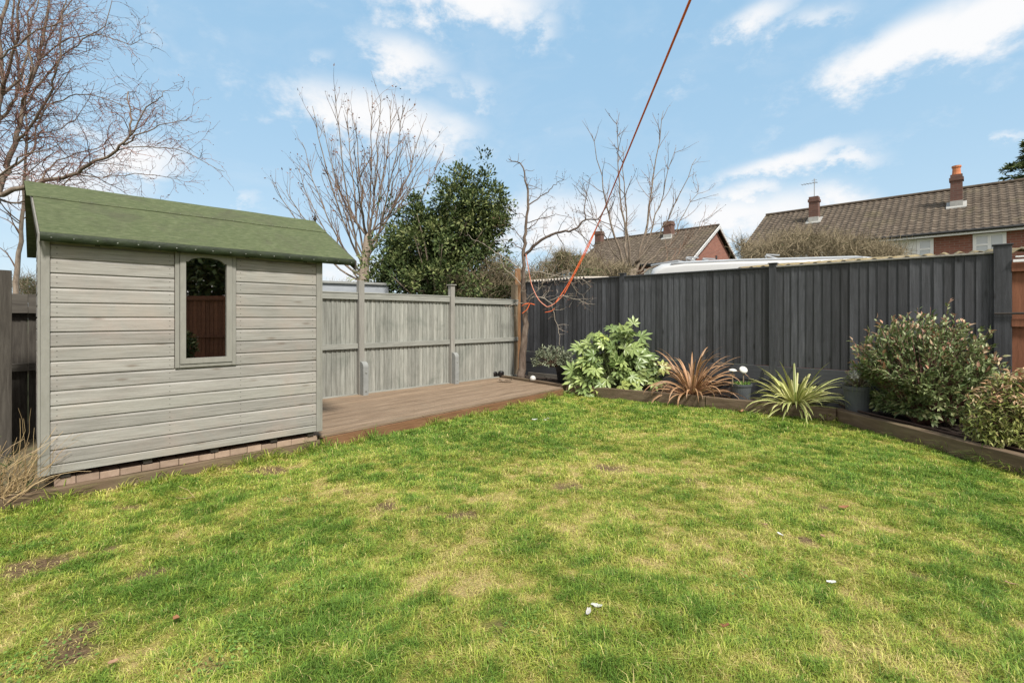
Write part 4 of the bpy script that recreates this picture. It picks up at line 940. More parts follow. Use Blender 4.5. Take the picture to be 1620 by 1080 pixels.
# ------------------------------------------------------------------ bits on the lawn and deck
def scrap(name, px_, py_, sz, mat, label, cat, z=.028, group=None, ang=None, curl=.35, asp=.5):
    g = random.Random(int(px_*7+py_)); X_, Y_ = gpt(px_, py_) if z < .1 else tuple(bedpt(px_, py_, z))[:2]
    b = MB(); vs = []; nn = 5
    for i in range(nn+1):
        for j in range(3):
            u_ = i/nn-.5; v_ = (j/2-.5)*asp*(1-1.6*u_*u_)
            vs.append((u_*sz+g.uniform(-.03,.03)*sz, v_*sz+g.uniform(-.03,.03)*sz, curl*sz*(u_*u_+abs(v_)*.5)+g.uniform(0,.06)*sz))
    fs = [(i*3+j, i*3+3+j, i*3+4+j, i*3+1+j) for i in range(nn) for j in range(2)]
    top = len(vs); vs += [(v[0], v[1], v[2]-.0015) for v in vs]; fs += [tuple(k+top for k in f[::-1]) for f in fs]
    b.add(vs, fs); o = b.build(name, M[mat], smooth=True); o.location = (X_, Y_, z); o.rotation_euler = (g.uniform(-.2,.2), g.uniform(-.2,.2), g.uniform(0,6.28) if ang is None else ang)
    return tag(o, label, cat, group)
G1 = 'pale scraps on the lawn'
scrap('paper_scrap', 846, 667, .075, 'white', 'small white scrap on the far lawn, left one of the pair near the deck corner', 'scrap', group=G1, ang=-.5)
scrap('paper_scrap', 861, 668, .085, 'white', 'white crumpled scrap on the far lawn, right one of the pair near the deck corner', 'scrap', group=G1, ang=.9)
scrap('paper_scrap', 868, 665, .07, 'white', 'thin white scrap touching the right crumpled one near the deck corner', 'scrap', group=G1, ang=-.3)
scrap('paper_scrap', 944, 967, .05, 'white', 'white and grey scrap in the near middle of the lawn', 'scrap', group=G1, ang=-.6)
scrap('paper_scrap', 931, 977, .045, 'stone', 'grey brown scrap just left of the white one in the near middle of the lawn', 'scrap', group=G1, ang=1.3)
scrap('paper_scrap', 1234, 852, .04, 'white', 'tiny white scrap on the lawn right of centre, farther back', 'scrap', group=G1)
scrap('paper_scrap', 1315, 929, .04, 'white', 'tiny pale scrap on the near right of the lawn', 'scrap', group=G1)
G2 = 'fallen leaves on the lawn'
scrap('dead_leaf', 178, 1058, .035, 'deadleaf', 'orange fallen leaf in the bottom left of the lawn', 'leaf', group=G2, ang=1.2)
scrap('dead_leaf', 279, 987, .045, 'deadleaf', 'brown fallen leaf on the left lawn, right of the bare patch', 'leaf', group=G2)
scrap('dead_leaf', 1172, 655, .11, 'deadleaf', 'curled red brown leaf in the grass against the sleeper', 'leaf', group=G2, ang=.4, curl=.9)
scrap('dead_leaf', 1146, 999, .04, 'deadleaf', 'dark red fallen leaf near the bottom right of the lawn', 'leaf', group=G2)
scrap('dead_leaf', 1301, 855, .05, 'deadleaf', 'pale brown curled leaf on the right lawn beside a tiny white scrap', 'leaf', group=G2)
scrap('dead_leaf', 1600, 932, .05, 'deadleaf', 'brown fallen leaf at the right edge of the lawn', 'leaf', group=G2)
scrap('dead_leaf', 1210, 836, .04, 'deadleaf', 'small brown leaf on the dry patch right of centre', 'leaf', group=G2)
scrap('dead_leaf', 1335, 808, .06, 'deadleaf', 'pale tan leaf on the lawn below the right sleeper', 'leaf', group=G2)
scrap('plastic_bag', 800, 603, .30, 'white', 'crumpled white plastic strip on the end of the deck', 'bag', z=.150, ang=-.3, curl=.3, asp=.42)
# long dry stalk lying on the grass by the shed
b = MB(); q = [Vector((*gpt(x,y), .035)) for x, y in ((283,776),(298,782),(308,794))]; b.tube(q, .002, 4); q = [Vector((*gpt(x,y), .035)) for x, y in ((278,794),(290,796),(306,793))]; b.tube(q, .002, 4)
tag(b.build('dry_stalk', M['dryblade']), 'forked dry stalk lying on the grass near the shed', 'stalk')

# dry twiggy plant left of the shed
dp = Vector(P(6, 765, 3.42)); dpl = empty('dry_twiggy_plant', (dp.x,dp.y,.06), 0, 'clump of dry straw coloured twiggy stems at the shed\'s left corner', 'plant')
b = MB(); rg = random.Random(8)
for i in range(105):
    a_ = rg.gauss(.6, .7); el_ = rg.uniform(.55,1.45); L_ = rg.uniform(.25,.66); p = Vector((dp.x+rg.uniform(-.16,.10), dp.y+rg.uniform(-.1,.12), .06))
    d = Vector((math.cos(a_)*math.cos(el_), math.sin(a_)*math.cos(el_)*.6, math.sin(el_))); pts = [tuple(p)]; ns = 7
    for k in range(ns):
        d = (d+Vector((rg.gauss(0,.22), rg.gauss(0,.18), rg.gauss(0,.16)))).normalized(); p = p+d*L_/ns; pts.append(tuple(p))
    b.tube(pts, [.0028*(1-.6*k/ns) for k in range(ns+1)], 3)
b.build('stems', M['dryblade'], dpl, local=False)
n = 60; pos = np.array((dp.x-.05,dp.y,.2))+rng.normal(0,1,(n,3))*np.array((.10,.06,.10)); dd = rdir(n); dd[:,2] = abs(dd[:,2])
scatter('leaves', LEAF_LONG, pos, dd, rdir(n), rng.uniform(.05,.10,n), .007, M['hedge_green'], dpl)
# damp mossy ground behind the left sleeper
b = MB(); b.add([(-7.2,-.3,.070),(-3.70,3.36,.070),(-2.05,5.10,.070),(-4.6,7.6,.070),(-8.4,3.6,.070)], [(0,1,2,3,4)]); b.build('side_path', M['mossy'])['kind'] = 'structure'

# ------------------------------------------------------------------ trees
def path_at(pts, f):
    k = f*(len(pts)-1); i = min(int(k), len(pts)-2); return pts[i].lerp(pts[i+1], k-i), (pts[i+1]-pts[i]).normalized()
def smooth_path(pts, n=4):
    out = []
    for i in range(len(pts)-1):
        p0 = pts[max(i-1,0)]; p1 = pts[i]; p2 = pts[i+1]; p3 = pts[min(i+2, len(pts)-1)]
        for k in range(n):
            t_ = k/n; out.append(.5*((2*p1)+(p2-p0)*t_+(2*p0-5*p1+4*p2-p3)*t_*t_+(3*p1-p0-3*p2+p3)*t_**3))
    out.append(pts[-1]); return out
def grow(mb, ends, pts, r0, lvl, o, rg):
    """children along an existing path"""
    L_ = sum((pts[i+1]-pts[i]).length for i in range(len(pts)-1)); nch = max(0, int(L_*o['dens'][lvl]*rg.uniform(.8,1.2)))
    for c_ in range(nch):
        f = rg.uniform(o['start'][lvl], .98); p, d = path_at(pts, f)
        ax = d.orthogonal().normalized(); ax.rotate(Matrix.Rotation(rg.uniform(0,6.283), 3, d))
        ang = rg.uniform(*o['ang']); dd = (d*math.cos(ang)+ax*math.sin(ang)).normalized()
        ll = rg.uniform(*o['len'][lvl])*(1.15-.55*f); r1 = max(o['rmin'], min(r0*(1-f*.7)*.6, o['rad'][lvl]))
        ns = o.get('ns', 5); q = [p.copy()]; pp = p.copy()
        for k in range(ns):
            dd = (dd+Vector((rg.gauss(0,o['wig']), rg.gauss(0,o['wig']), rg.gauss(0,o['wig'])+o['up']))).normalized(); pp = pp+dd*ll/ns; q.append(pp.copy())
        mb.tube(q, [r1*(1-.65*k/ns) for k in range(ns+1)], 3, cap=False); ends.append((q[-1], dd))
        if o.get('spur'): 
            for k in range(1, ns): 
                if rg.random() < o['spur']: ends.append((q[k], (dd+ax).normalized()))
        if lvl+1 < len(o['dens']): grow(mb, ends, q, r1, lvl+1, o, rg)
def limb(mb, keys, r0, r1, n=8, wig=0, rg=random, pw=.8):
    pts = smooth_path([Vector(k) for k in keys]); k = len(pts)
    if wig: pts = [pts[0]]+[p+Vector((rg.gauss(0,wig), rg.gauss(0,wig), rg.gauss(0,wig))) for p in pts[1:]]
    mb.tube(pts, [r0+(r1-r0)*(i/(k-1))**pw for i in range(k)], n); return pts
def buds(name, ends, par, L_, W_, mat, frac=1.0, n_each=1, jit=.0, seed=1):
    rg = np.random.default_rng(seed); ends = [e for e in ends if rg.random() < frac]; ends = ends*n_each
    pos = np.array([tuple(e[0]) for e in ends]); d = np.array([tuple(e[1]) for e in ends])
    if jit: pos = pos+rg.normal(0, jit, pos.shape); d = d+rg.normal(0,.7,d.shape)
    n = len(pos); return tag(scatter(name, LEAF, pos, d, rdir(n), rg.uniform(.6,1.3,n)*L_, rg.uniform(.6,1.3,n)*W_, mat, par), kind='stuff')

# T2: tall vase shaped bare tree behind the shed
rg = random.Random(21); TY = 13.0
base = P(578, 600, TY); base.z = 0
t2 = empty('bare_tree', tuple(base), 0, 'tall bare vase shaped tree rising just right of the shed roof', 'tree')
tr = MB(); fork = P(578, 410, TY)
limb(tr, [base, P(577,480,TY), P(576,440,TY), fork, P(583,370,TY)], .19, .10, 12)
tr.build('trunk', M['bark_pale'], t2, local=False, smooth=True)
br = MB(); tw = MB(); ends = []
tgt = [(452,300,-.8),(470,262,.5),(494,168,-.6),(478,225,1.2),(510,190,.4),(530,152,-.9),(548,170,1.),(562,195,-.3),(590,142,.2),(603,150,-1),(622,158,.9),(640,170,-.6),(640,215,.4),(668,198,.7),(681,228,-.5),(700,238,.3),(672,260,1.2),(655,280,-1.),(430,286,.2),(520,250,1.6),(600,230,1.6),(560,240,-1.6)]
for (x, y, dz) in tgt:
    x0 = 578+rg.uniform(-3,5); y0 = rg.choice([440,425,410,395,380,372]); 
    if x < 500: y0 = rg.choice([450,440,425]); 
    if x < 440: y0 = 452
    p0 = P(577 if y0 > 400 else 581, y0, TY); p3 = P(x, y, TY+dz)
    f1 = .33; out = Vector((p3.x-p0.x, p3.y-p0.y, 0)); up_ = p3.z-p0.z
    p1 = p0+out*.36+Vector((0,0,up_*.24)); p2 = p0+out*.72+Vector((0,0,up_*.60))
    r_ = rg.uniform(.024,.042)
    q = limb(br, [p0, p1, p2, p3], r_, .006, 6, .018, rg)
    grow(tw, ends, q, r_, 0, dict(dens=[3.6,2.6], start=[.22,.2], ang=(.25,.65), len=[(.5,1.5),(.2,.5)], rad=[.013,.006], rmin=.0042, wig=.10, up=.07, spur=.2), rg)
br.build('branches', M['bark'], t2, local=False, smooth=True); tw.build('twigs', M['twig'], t2, local=False)
buds('withered_leaves', [e for e in ends if e[0].z > 4], t2, .07, .035, M['bud'], .5, 1, .02)

# T5: bare tree behind the van
rg = random.Random(33); TY = 17.0
base = P(1002, 600, TY); base.z = 0
t5 = empty('bare_tree', tuple(base), 0, 'bare many stemmed tree behind the dark fence near the brick house gable', 'tree')
tr = MB(); limb(tr, [base, P(1000,480,TY), P(1000,445,TY), P(999,425,TY)], .20, .16, 12); tr.build('trunk', M['bark_pale'], t5, local=False, smooth=True)
br = MB(); tw = MB(); ends = []
tgt = [(938,212,0,.07,398),(974,190,.6,.075,400),(985,232,-.6,.06,392),(1048,172,.4,.08,405),(1068,232,0,.05,385),(1100,250,-.5,.045,380),(1106,298,.8,.05,395),(918,285,.5,.035,392),(1118,345,-.3,.04,425),(905,345,.6,.03,420),(1120,352,1.5,.03,400)]
for (x, y, dz, r_, y0) in tgt:
    p0 = P(999+(x-998)*.06, y0+36, TY+dz*.08); p3 = P(x, y, TY+dz); out = Vector((p3.x-p0.x, p3.y-p0.y, 0)); up_ = p3.z-p0.z
    q = limb(br, [p0, p0+out*.38+Vector((0,0,up_*.26)), p0+out*.70+Vector((0,0,up_*.60)), p3], r_, .007, 6, .04, rg, .6)
    grow(tw, ends, q, r_, 0, dict(dens=[3.0,2.4], start=[.3,.2], ang=(.3,.9), len=[(.5,1.5),(.2,.6)], rad=[.014,.008], rmin=.0055, wig=.12, up=.07, spur=.3), rg)
br.build('branches', M['bark'], t5, local=False, smooth=True); tw.build('twigs', M['twig'], t5, local=False)
buds('buds', ends, t5, .055, .03, M['bud'], .5)

# T1: twisted dense tree at the left
rg = random.Random(5); TY = 7.4
base = P(-28, 600, TY); base.z = 0
t1 = empty('twisted_bare_tree', tuple(base), 0, 'dense twisting bare tree with purplish twigs above the left of the shed', 'tree')
tr = MB(); limb(tr, [base, P(-30,450,TY), P(-22,370,TY), P(-8,312,TY)], .11, .07, 10); tr.build('trunk', M['bark_pale'], t1, local=False, smooth=True)
br = MB(); tw = MB(); ends = []
K = [([(-8,312,0),(28,298,0),(62,290,0),(110,277,-.1),(150,256,-.15),(185,238,-.2),(203,215,-.2),(206,180,-.2),(202,145,-.1)], .045,.007),
     ([(195,230,-.2),(225,212,-.2),(262,196,-.1),(300,190,0)], .014,.004),
     ([(206,215,-.2),(235,170,-.2),(252,155,-.3),(262,142,-.3)], .012,.004),
     ([(185,238,-.2),(235,232,-.2),(290,240,-.3),(355,272,-.3)], .010,.003),
     ([(110,277,-.1),(160,280,.2),(230,275,.3),(285,285,.3)], .012,.003),
     ([(62,290,0),(90,255,.3),(150,235,.4),(175,215,.4)], .016,.004),
     ([(-8,312,0),(10,270,.1),(25,225,.1),(36,170,.2),(60,95,.2),(72,30,.2),(80,-60,.2)], .045,.015),
     ([(-8,312,0),(-12,230,.3),(4,150,.4),(0,60,.4),(18,-40,.4)], .05,.02),
     ([(25,225,.1),(55,190,0),(80,140,-.1),(95,90,-.2),(100,20,-.2),(112,-40,-.2)], .022,.006),
     ([(36,170,.2),(80,110,.3),(120,70,.3),(165,40,.3),(178,0,.3)], .018,.004),
     ([(55,190,0),(90,160,.2),(130,150,.2),(175,160,.2),(240,180,.1)], .014,.003),
     ([(60,95,.2),(110,60,.1),(160,55,0),(205,70,-.1),(225,60,-.1)], .012,.003),
     ([(4,150,.4),(40,110,.5),(45,40,.6),(60,-30,.6)], .025,.008),
     ([(-40,220,.5),(10,180,.6),(30,120,.6),(20,20,.6),(40,-60,.6)], .03,.01),
     ([(25,225,.1),(70,210,.4),(120,190,.5),(150,130,.5)], .012,.003),
     ([(-40,120,-.5),(5,90,-.6),(40,60,-.6),(90,35,-.6),(130,10,-.5)], .018,.004),
     ([(10,270,.1),(50,240,.2),(60,200,.3),(85,150,.3),(120,100,.3)], .020,.005),
     ([(-8,312,0),(30,320,.2),(80,300,.3),(150,262,.4),(190,262,.4)], .02,.004),
     ([(4,150,.4),(25,60,.1),(30,-20,0)], .025,.01),
     ([(36,170,.2),(50,120,-.3),(45,60,-.3),(60,0,-.3)], .02,.006),
     ([(60,95,.2),(95,30,.4),(130,-20,.4)], .016,.006),
     ([(-60,330,-.4),(-10,290,-.5),(30,250,-.6),(60,240,-.6),(100,225,-.6)], .02,.004)]
for (kk, r0, r1) in K:
    q = limb(br, [P(x,y,TY+dy) for x,y,dy in kk], r0, r1, 6, .012, rg)
    grow(tw, ends, q, r0*.7, 0, dict(dens=[12,8], start=[.08,.1], ang=(.4,1.2), len=[(.3,1.0),(.12,.42)], rad=[.0085,.005], rmin=.0030, wig=.30, up=.0, spur=.45, ns=6), rg)
br.build('branches', M['bark'], t1, local=False, smooth=True); tw.build('twigs', M['twig_red'], t1, local=False)
buds('buds', ends, t1, .020, .012, M['bud'], .8)
# thinner pale trunk seen between the left fence and the roof
rg = random.Random(6); TY = 8.6; base = P(24, 600, TY); base.z = 0
t1b = empty('young_bare_tree', tuple(base), 0, 'slim pale trunked bare tree between the left fence and the shed roof', 'tree')
tr = MB(); q = limb(tr, [base, P(25,470,TY), P(30,400,TY), P(37,330,TY), P(40,270,TY), P(42,200,TY), P(36,120,TY)], .062, .008, 8, .01, rg, .6); tr.build('trunk', M['bark_pale'], t1b, local=False, smooth=True)
br = MB(); tw = MB(); ends = []
grow(tw, ends, q[8:], .04, 0, dict(dens=[9,5,3], start=[.05,.1,.1], ang=(.6,1.3), len=[(.4,1.1),(.2,.5),(.1,.25)], rad=[.012,.006,.003], rmin=.0024, wig=.25, up=.0, ns=6), rg)
for kk in ([(28,430,0),(10,400,0),(-20,380,0)], [(34,370,0),(15,350,.2),(-10,340,.2)]):
    qq = limb(tw, [P(x,y,TY+d) for x,y,d in kk], .015, .004, 5); grow(tw, ends, qq, .01, 0, dict(dens=[7,4], start=[.1,.1], ang=(.5,1.2), len=[(.3,.6),(.1,.3)], rad=[.007,.004], rmin=.0024, wig=.25, up=.0, ns=5), rg)
tw.build('twigs', M['twig'], t1b, local=False); buds('buds', ends, t1b, .02, .012, M['bud'], .7)

# T4: small apple tree in the corner of the bed
rg = random.Random(9); TY = 9.9
base = P(824, 590, TY); base.z = .08
t4 = empty('small_apple_tree', tuple(base), 0, 'small bare gnarled fruit tree in the corner of the bed tied with orange cord', 'tree')
tr = MB(); q0_ = limb(tr, [base, P(827,560,TY), P(832,520,TY), P(830,490,TY), P(828,455,TY), P(829,420,TY), P(829,385,TY), P(833,350,TY), P(835,310,TY), P(831,285,TY), P(826,262,TY), P(806,252,TY)], .10, .008, 10, .010, rg, .55)
tr.build('trunk', M['bark_apple'], t4, local=False, smooth=True)
br = MB(); tw = MB(); ends = []
K = [([(830,405,0),(850,385,-.1),(880,368,-.1),(908,363,-.2),(926,347,-.2),(945,346,-.2),(962,322,-.2),(972,306,-.2)], .036,.006),
     ([(926,347,-.2),(926,320,-.1),(930,300,0),(934,284,0)], .014,.004),
     ([(930,318,-.1),(915,300,0),(905,290,.1)], .008,.003),
     ([(945,346,-.2),(985,365,-.3),(1015,385,-.4)], .010,.003),
     ([(834,325,0),(855,312,.1),(870,300,.1),(882,288,.1),(893,284,.1)], .015,.004),
     ([(834,352,0),(858,345,-.1),(880,340,-.2),(905,345,-.2)], .012,.003),
     ([(834,362,0),(850,350,.2),(866,330,.2),(880,330,.2)], .010,.003),
     ([(829,398,0),(812,385,0),(792,378,.1),(770,395,.1)], .013,.003),
     ([(829,430,0),(806,412,-.1),(785,400,-.2),(765,385,-.2),(745,378,-.2)], .012,.003),
     ([(829,455,0),(812,435,.1),(798,425,.1),(790,400,.2)], .012,.003),
     ([(828,440,0),(850,430,-.3),(880,436,-.4),(920,442,-.5),(935,455,-.5)], .012,.004),
     ([(828,450,0),(860,420,-.2),(868,400,-.3),(876,385,-.3)], .012,.004),
     ([(830,475,0),(855,455,-.3),(868,440,-.4),(900,430,-.5),(922,452,-.5)], .011,.003),
     ([(830,490,0),(845,470,-.3),(868,477,-.4),(878,500,-.4),(884,525,-.4),(886,548,-.4)], .012,.005),
     ([(868,477,-.4),(885,468,-.5),(905,472,-.6),(925,478,-.6),(942,482,-.6)], .008,.003),
     ([(830,480,0),(815,480,-.1),(800,488,-.2)], .008,.003),
     ([(900,440,-.5),(912,460,-.5),(928,474,-.5)], .006,.002),
     ([(829,385,0),(812,360,.2),(795,350,.3)], .010,.003),
     ([(833,345,0),(815,335,.1),(800,332,.1)], .007,.003),
     ([(834,300,0),(848,298,0),(860,299,0)], .006,.002),
     ([(880,368,-.1),(895,395,0),(900,415,0)], .010,.003),
     ([(908,363,-.2),(935,385,0),(960,420,.1),(968,435,.1)], .010,.004)]
br2 = MB(); tw2 = MB(); pl_ = MB()
for i_, (kk, r0, r1) in enumerate(K):
    lowb = i_ in (8,9,10,11,12,13,14,15,16)
    q = limb(br2 if lowb else br, [P(x,y,TY+dy) for x,y,dy in kk], r0, r1, 6, .010, rg)
    grow(tw2 if lowb else tw, ends, q, r0*.6, 0, dict(dens=[11,8], start=[.05,.1], ang=(.6,1.4), len=[(.12,.45),(.05,.16)], rad=[.008,.005], rmin=.0035, wig=.28, up=.03, spur=.3, ns=4), rg)
grow(tw, ends, q0_[24:], .03, 0, dict(dens=[9,5], start=[.0,.1], ang=(.8,1.5), len=[(.15,.35),(.05,.15)], rad=[.008,.005], rmin=.0035, wig=.25, up=.03, spur=.3, ns=4), rg)
br2.build('pale_branches', M['twig_pale'], t4, local=False, smooth=True); tw2.build('pale_twigs', M['twig_pale'], t4, local=False); br.build('branches', M['twig_apple'], t4, local=False, smooth=True); tw.build('twigs', M['twig_apple'], t4, local=False)
buds('buds', ends, t4, .022, .016, M['bud'], .9)

# T3: dense evergreen
def evergreen(name, blobs, TY, depth, n_clump, lf, L_, W_, mat, label, par_trunk, seed=1, cr=.24, shape_noise=.15):
    rg = np.random.default_rng(seed); base = P(*par_trunk, TY); base.z = 0
    e = empty(name, tuple(base), 0, label, 'tree'); cs = []
    ws = np.array([b_[2]*b_[3] for b_ in blobs], float); ws /= ws.sum()
    for i in range(n_clump):
        b_ = blobs[rg.choice(len(blobs), p=ws)]; c = np.array(tuple(P(b_[0], b_[1], TY+(b_[4] if len(b_) > 4 else 0))))
        d = norm(rg.normal(size=(1,3)))[0]; r_ = rg.uniform(.35,1)**.45*(1+rg.normal(0,shape_noise*.5))
        sc = np.array((b_[2]/FPX*TY, depth*b_[2]/90, b_[3]/FPX*TY)); cs.append((c+d*sc*r_, d, r_))
    P_=[]; D_=[]; N_=[]; R_=[]
    for (c, d, r_) in cs:
        k = int(lf*rg.uniform(.6,1.3)); q = rg.normal(0,1,(k,3)); q = norm(q)*rg.random((k,1))**.4*cr*rg.uniform(.6,1.25)
        q[:,2] *= 1.25
        P_.append(c+q); D_.append(norm(q)+d*.7+np.array((0,0,.35))+rg.normal(0,.5,(k,3))); N_.append(d*.6+np.array((0,0,.8))+rg.normal(0,.45,(k,3)))
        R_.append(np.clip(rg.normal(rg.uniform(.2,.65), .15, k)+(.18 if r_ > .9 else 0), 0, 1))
    P_=np.concatenate(P_); D_=np.concatenate(D_); N_=np.concatenate(N_); R_=np.concatenate(R_); n = len(P_)
    s_ = rg.uniform(.6,1.25,n); scatter('crown', LEAF, P_, D_, N_, s_*L_, s_*W_, mat, e, rnd=R_)
    tr = MB(); rr = random.Random(seed); limb(tr, [base, P(par_trunk[0], par_trunk[1]-60, TY), P(par_trunk[0]+4, par_trunk[1]-150, TY)], .12, .05, 8)
    for k in range(0, len(cs), 9):
        c = Vector(cs[k][0]); st = P(par_trunk[0]+2, par_trunk[1]-rr.uniform(50,140), TY); mid = st.lerp(c, .5)+Vector((0,0,-.1)); tr.tube([st, mid, c], [.035,.02,.006], 5)
    tr.build('trunk', M['bark'], e, local=False, smooth=True); return e
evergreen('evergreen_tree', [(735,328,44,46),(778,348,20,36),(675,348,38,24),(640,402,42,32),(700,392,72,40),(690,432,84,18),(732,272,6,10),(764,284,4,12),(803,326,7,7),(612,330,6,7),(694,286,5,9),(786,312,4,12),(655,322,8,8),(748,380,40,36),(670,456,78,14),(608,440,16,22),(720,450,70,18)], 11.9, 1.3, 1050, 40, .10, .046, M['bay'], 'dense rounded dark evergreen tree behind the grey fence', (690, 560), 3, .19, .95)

# distant fir at the far right
rg = random.Random(4); TYf = 34.0; base = P(1668, 600, TYf); base.z = 0
fir = empty('fir_tree', tuple(base), 0, 'dark conifer showing above the roof ridge at the right edge', 'tree')
tr = MB(); limb(tr, [base, P(1669,350,TYf), P(1668,200,TYf)], .4, .08, 8); tr.build('trunk', M['bark'], fir, local=False)
P_=[]; D_=[]; ax0 = np.array(tuple(P(1640,0,TYf)))
for k in range(46):
    zt = 1.35+(503-rg.uniform(215,360))/FPX*TYf; rad_ = min(3.6, .3+(15.5-zt)*.75)*rg.uniform(.6,1.1); a_ = rg.uniform(0,6.283) if k > 8 else rg.uniform(2.6,3.9)
    for j in range(200):
        f = rg.random(); r_ = f*rad_; w = (.12+.35*(1-f))*rg.gauss(0,1); P_.append((base.x+math.cos(a_)*r_-math.sin(a_)*w, base.y+math.sin(a_)*r_+math.cos(a_)*w, zt+.18*r_-.28*f*f*rad_*.5+rg.gauss(0,.05)-abs(w)*.3)); D_.append((math.cos(a_)+rg.gauss(0,.6), math.sin(a_)+rg.gauss(0,.6), rg.gauss(.1,.5)))
P_=np.array(P_); D_=np.array(D_); n=len(P_); scatter('crown', LEAF, P_, D_, rdir(n)+np.array((0,0,.8)), rng.uniform(.22,.4,n), .09, M['bay'], fir)

# ------------------------------------------------------------------ scrub and hedges beyond the fences
def scrub(name, boxes, TY, depth, ntw, nlf, label, tw_len=(.25,.6), rad=.005, leaf=.05, seed=1, mats=('scrub_twig','hedge_green'), kind=None, cat='hedge'):
    rg = random.Random(seed); c0 = P(sum(b_[0] for b_ in boxes)/len(boxes), 503, TY); e = empty(name, (c0.x, c0.y, 0), 0, label, cat)
    b = MB(); pos = []; dd = []
    for i in range(ntw):
        bx = rg.choice(boxes); p = P(rg.gauss(bx[0], bx[2]*.55), bx[1]+abs(rg.gauss(0,1))*bx[3]*.7-bx[3]*.1, TY+rg.uniform(-depth,depth))
        a_ = rg.uniform(0,6.283); el_ = rg.uniform(.1,1.4); d = Vector((math.cos(a_)*math.cos(el_), math.sin(a_)*math.cos(el_), math.sin(el_))); L_ = rg.uniform(*tw_len); q = [p]
        p = p-d*L_*.5; q=[p.copy()]
        for k in range(4): d = (d+Vector((rg.gauss(0,.3),rg.gauss(0,.3),rg.gauss(-.02,.25)))).normalized(); p = p+d*L_/4; q.append(p.copy())
        b.tube(q, [rad,rad,rad*.8,rad*.6,rad*.4], 3, cap=False)
    b.build('stems', M[mats[0]], e, local=False)
    for i in range(nlf):
        bx = rg.choice(boxes); p = P(rg.gauss(bx[0], bx[2]*.5), bx[1]+abs(rg.gauss(0,1))*bx[3]*.7, TY+rg.uniform(-depth,depth)); pos.append(tuple(p)); dd.append((rg.gauss(0,1),rg.gauss(0,1),rg.gauss(.3,1)))
    if nlf: scatter('leaves', LEAF, np.array(pos), np.array(dd), rdir(nlf)+np.array((0,0,.6)), rng.uniform(.6,1.3,nlf)*leaf, leaf*.5, M[mats[1]], e)
    b = MB()
    for k in range(5):
        bx = boxes[k % len(boxes)]; p = P(bx[0], bx[1]+bx[3]*.4, TY); b.tube([(p.x,p.y,0),(p.x+.1,p.y,p.z*.6),(p.x-.05,p.y,p.z)], [.03,.02,.01], 5)
    b.build('trunks', M['bark'], e, local=False)
    return e
scrub('brown_hedge', [(745,435,45,22),(790,415,30,34),(815,440,30,30),(770,445,40,20)], 11.6, .7, 2600, 3600, 'tangled olive brown hedge behind the grey fence left of the corner post', seed=2)
scrub('green_hedge', [(720,462,30,12),(800,452,30,10),(760,462,50,12)], 11.1, .3, 300, 4200, 'low green ivy mass along the top of the grey fence', seed=12)
scrub('green_brown_hedge', [(872,415,26,26),(905,405,22,30),(930,425,20,20),(850,430,25,20),(890,400,12,20)], 12.3, .7, 1700, 5200, 'green and brown hedge above the left end of the dark fence', seed=3)
scrub('brown_scrub', [(955,425,30,18),(930,408,18,22),(975,420,20,14)], 15, .9, 1500, 600, 'brown leafless scrub in front of the far brick house', seed=4, rad=.006)
scrub('bare_shrub', [(1230,385,32,24),(1270,370,36,30),(1320,378,38,28),(1365,385,34,22),(1400,395,24,14),(1205,400,18,14)], 15.5, 1.0, 4300, 1300, 'wide leafless olive brown bush in front of the long roofed house', (.4,1.0), .0065, .045, seed=5)
scrub('bare_bush', [(1175,378,10,18),(1182,395,12,14)], 20, .6, 320, 0, 'small leafless bush between the two brick houses', (.4,.9), .008, seed=6)
scrub('far_hedge', [(540,452,26,8)], 30, 1., 320, 0, 'far leafless hedge seen between the shed and the bare tree', (.6,1.3), .010, seed=7)
scrub('thin_hedge', [(20,470,30,20),(40,440,16,18),(60,455,20,10)], 9.6, .6, 900, 900, 'thin hedge behind the left fence beside the shed', (.2,.5), .003, .04, seed=8)

# ------------------------------------------------------------------ houses
WDIR = math.atan2(-.695, .719)
def house(name, E0, L_, half, ez, rz, label, x_over=.0):
    return empty(name, (E0[0],E0[1],0), WDIR, label, 'house')
def tiled_slope(b, x0, x1, y0, z0, y1, z1, tw=.27, courses=17, amp=.042, step=.024):
    # courses from eave to ridge; wavy along x
    nx_ = int((x1-x0)/(tw/5)); dz = (z1-z0); dy = (y1-y0); sl = math.hypot(dy, dz); ny_, nz_ = -dz/sl*(1 if dy > 0 else -1), abs(dy)/sl
    for c_ in range(courses):
        f0, f1 = c_/courses, (c_+1)/courses+.01
        vs = []; g = random.Random(c_*7)
        for k, (f, off) in enumerate(((f0, .0), (f0, step+.004), (min(f1,1.0), .004))):
            for i in range(nx_+1):
                x = x0+(x1-x0)*i/nx_; ph = (x/tw) % 1.0; wv = amp*(math.cos(2*math.pi*ph)*.5+.5)**1.6
                o_ = off+(wv if k else 0)
                vs.append((x, y0+dy*f+ny_*o_, z0+dz*f+nz_*o_))
        n1 = nx_+1; fs = []
        for k in range(2):
            for i in range(nx_):
                q = (k*n1+i, k*n1+i+1, (k+1)*n1+i+1, (k+1)*n1+i); fs.append(q if dy > 0 else q[::-1])
        o0 = len(b.v); b.add(vs, fs, .5)
        # per tile tint
        for k in range(3):
            for i in range(n1): b.r[o0+k*n1+i] = (hash((c_, int(i/5+.0))) % 997)/997
def hlocal(e, px_, py_, yv=None, slope=None):
    F_ = FR[e.name].inverted(); o_ = F_ @ Vector((0,0,CH)); d = F_.to_3x3() @ Vector(((px_-HX)/FPX, 1, (HY-py_)/FPX))
    if yv is not None: t_ = (yv-o_.y)/d.y
    else:
        z0, k = slope; t_ = (z0+k*o_.y-o_.z)/(d.z-k*d.y)
    return o_+d*t_
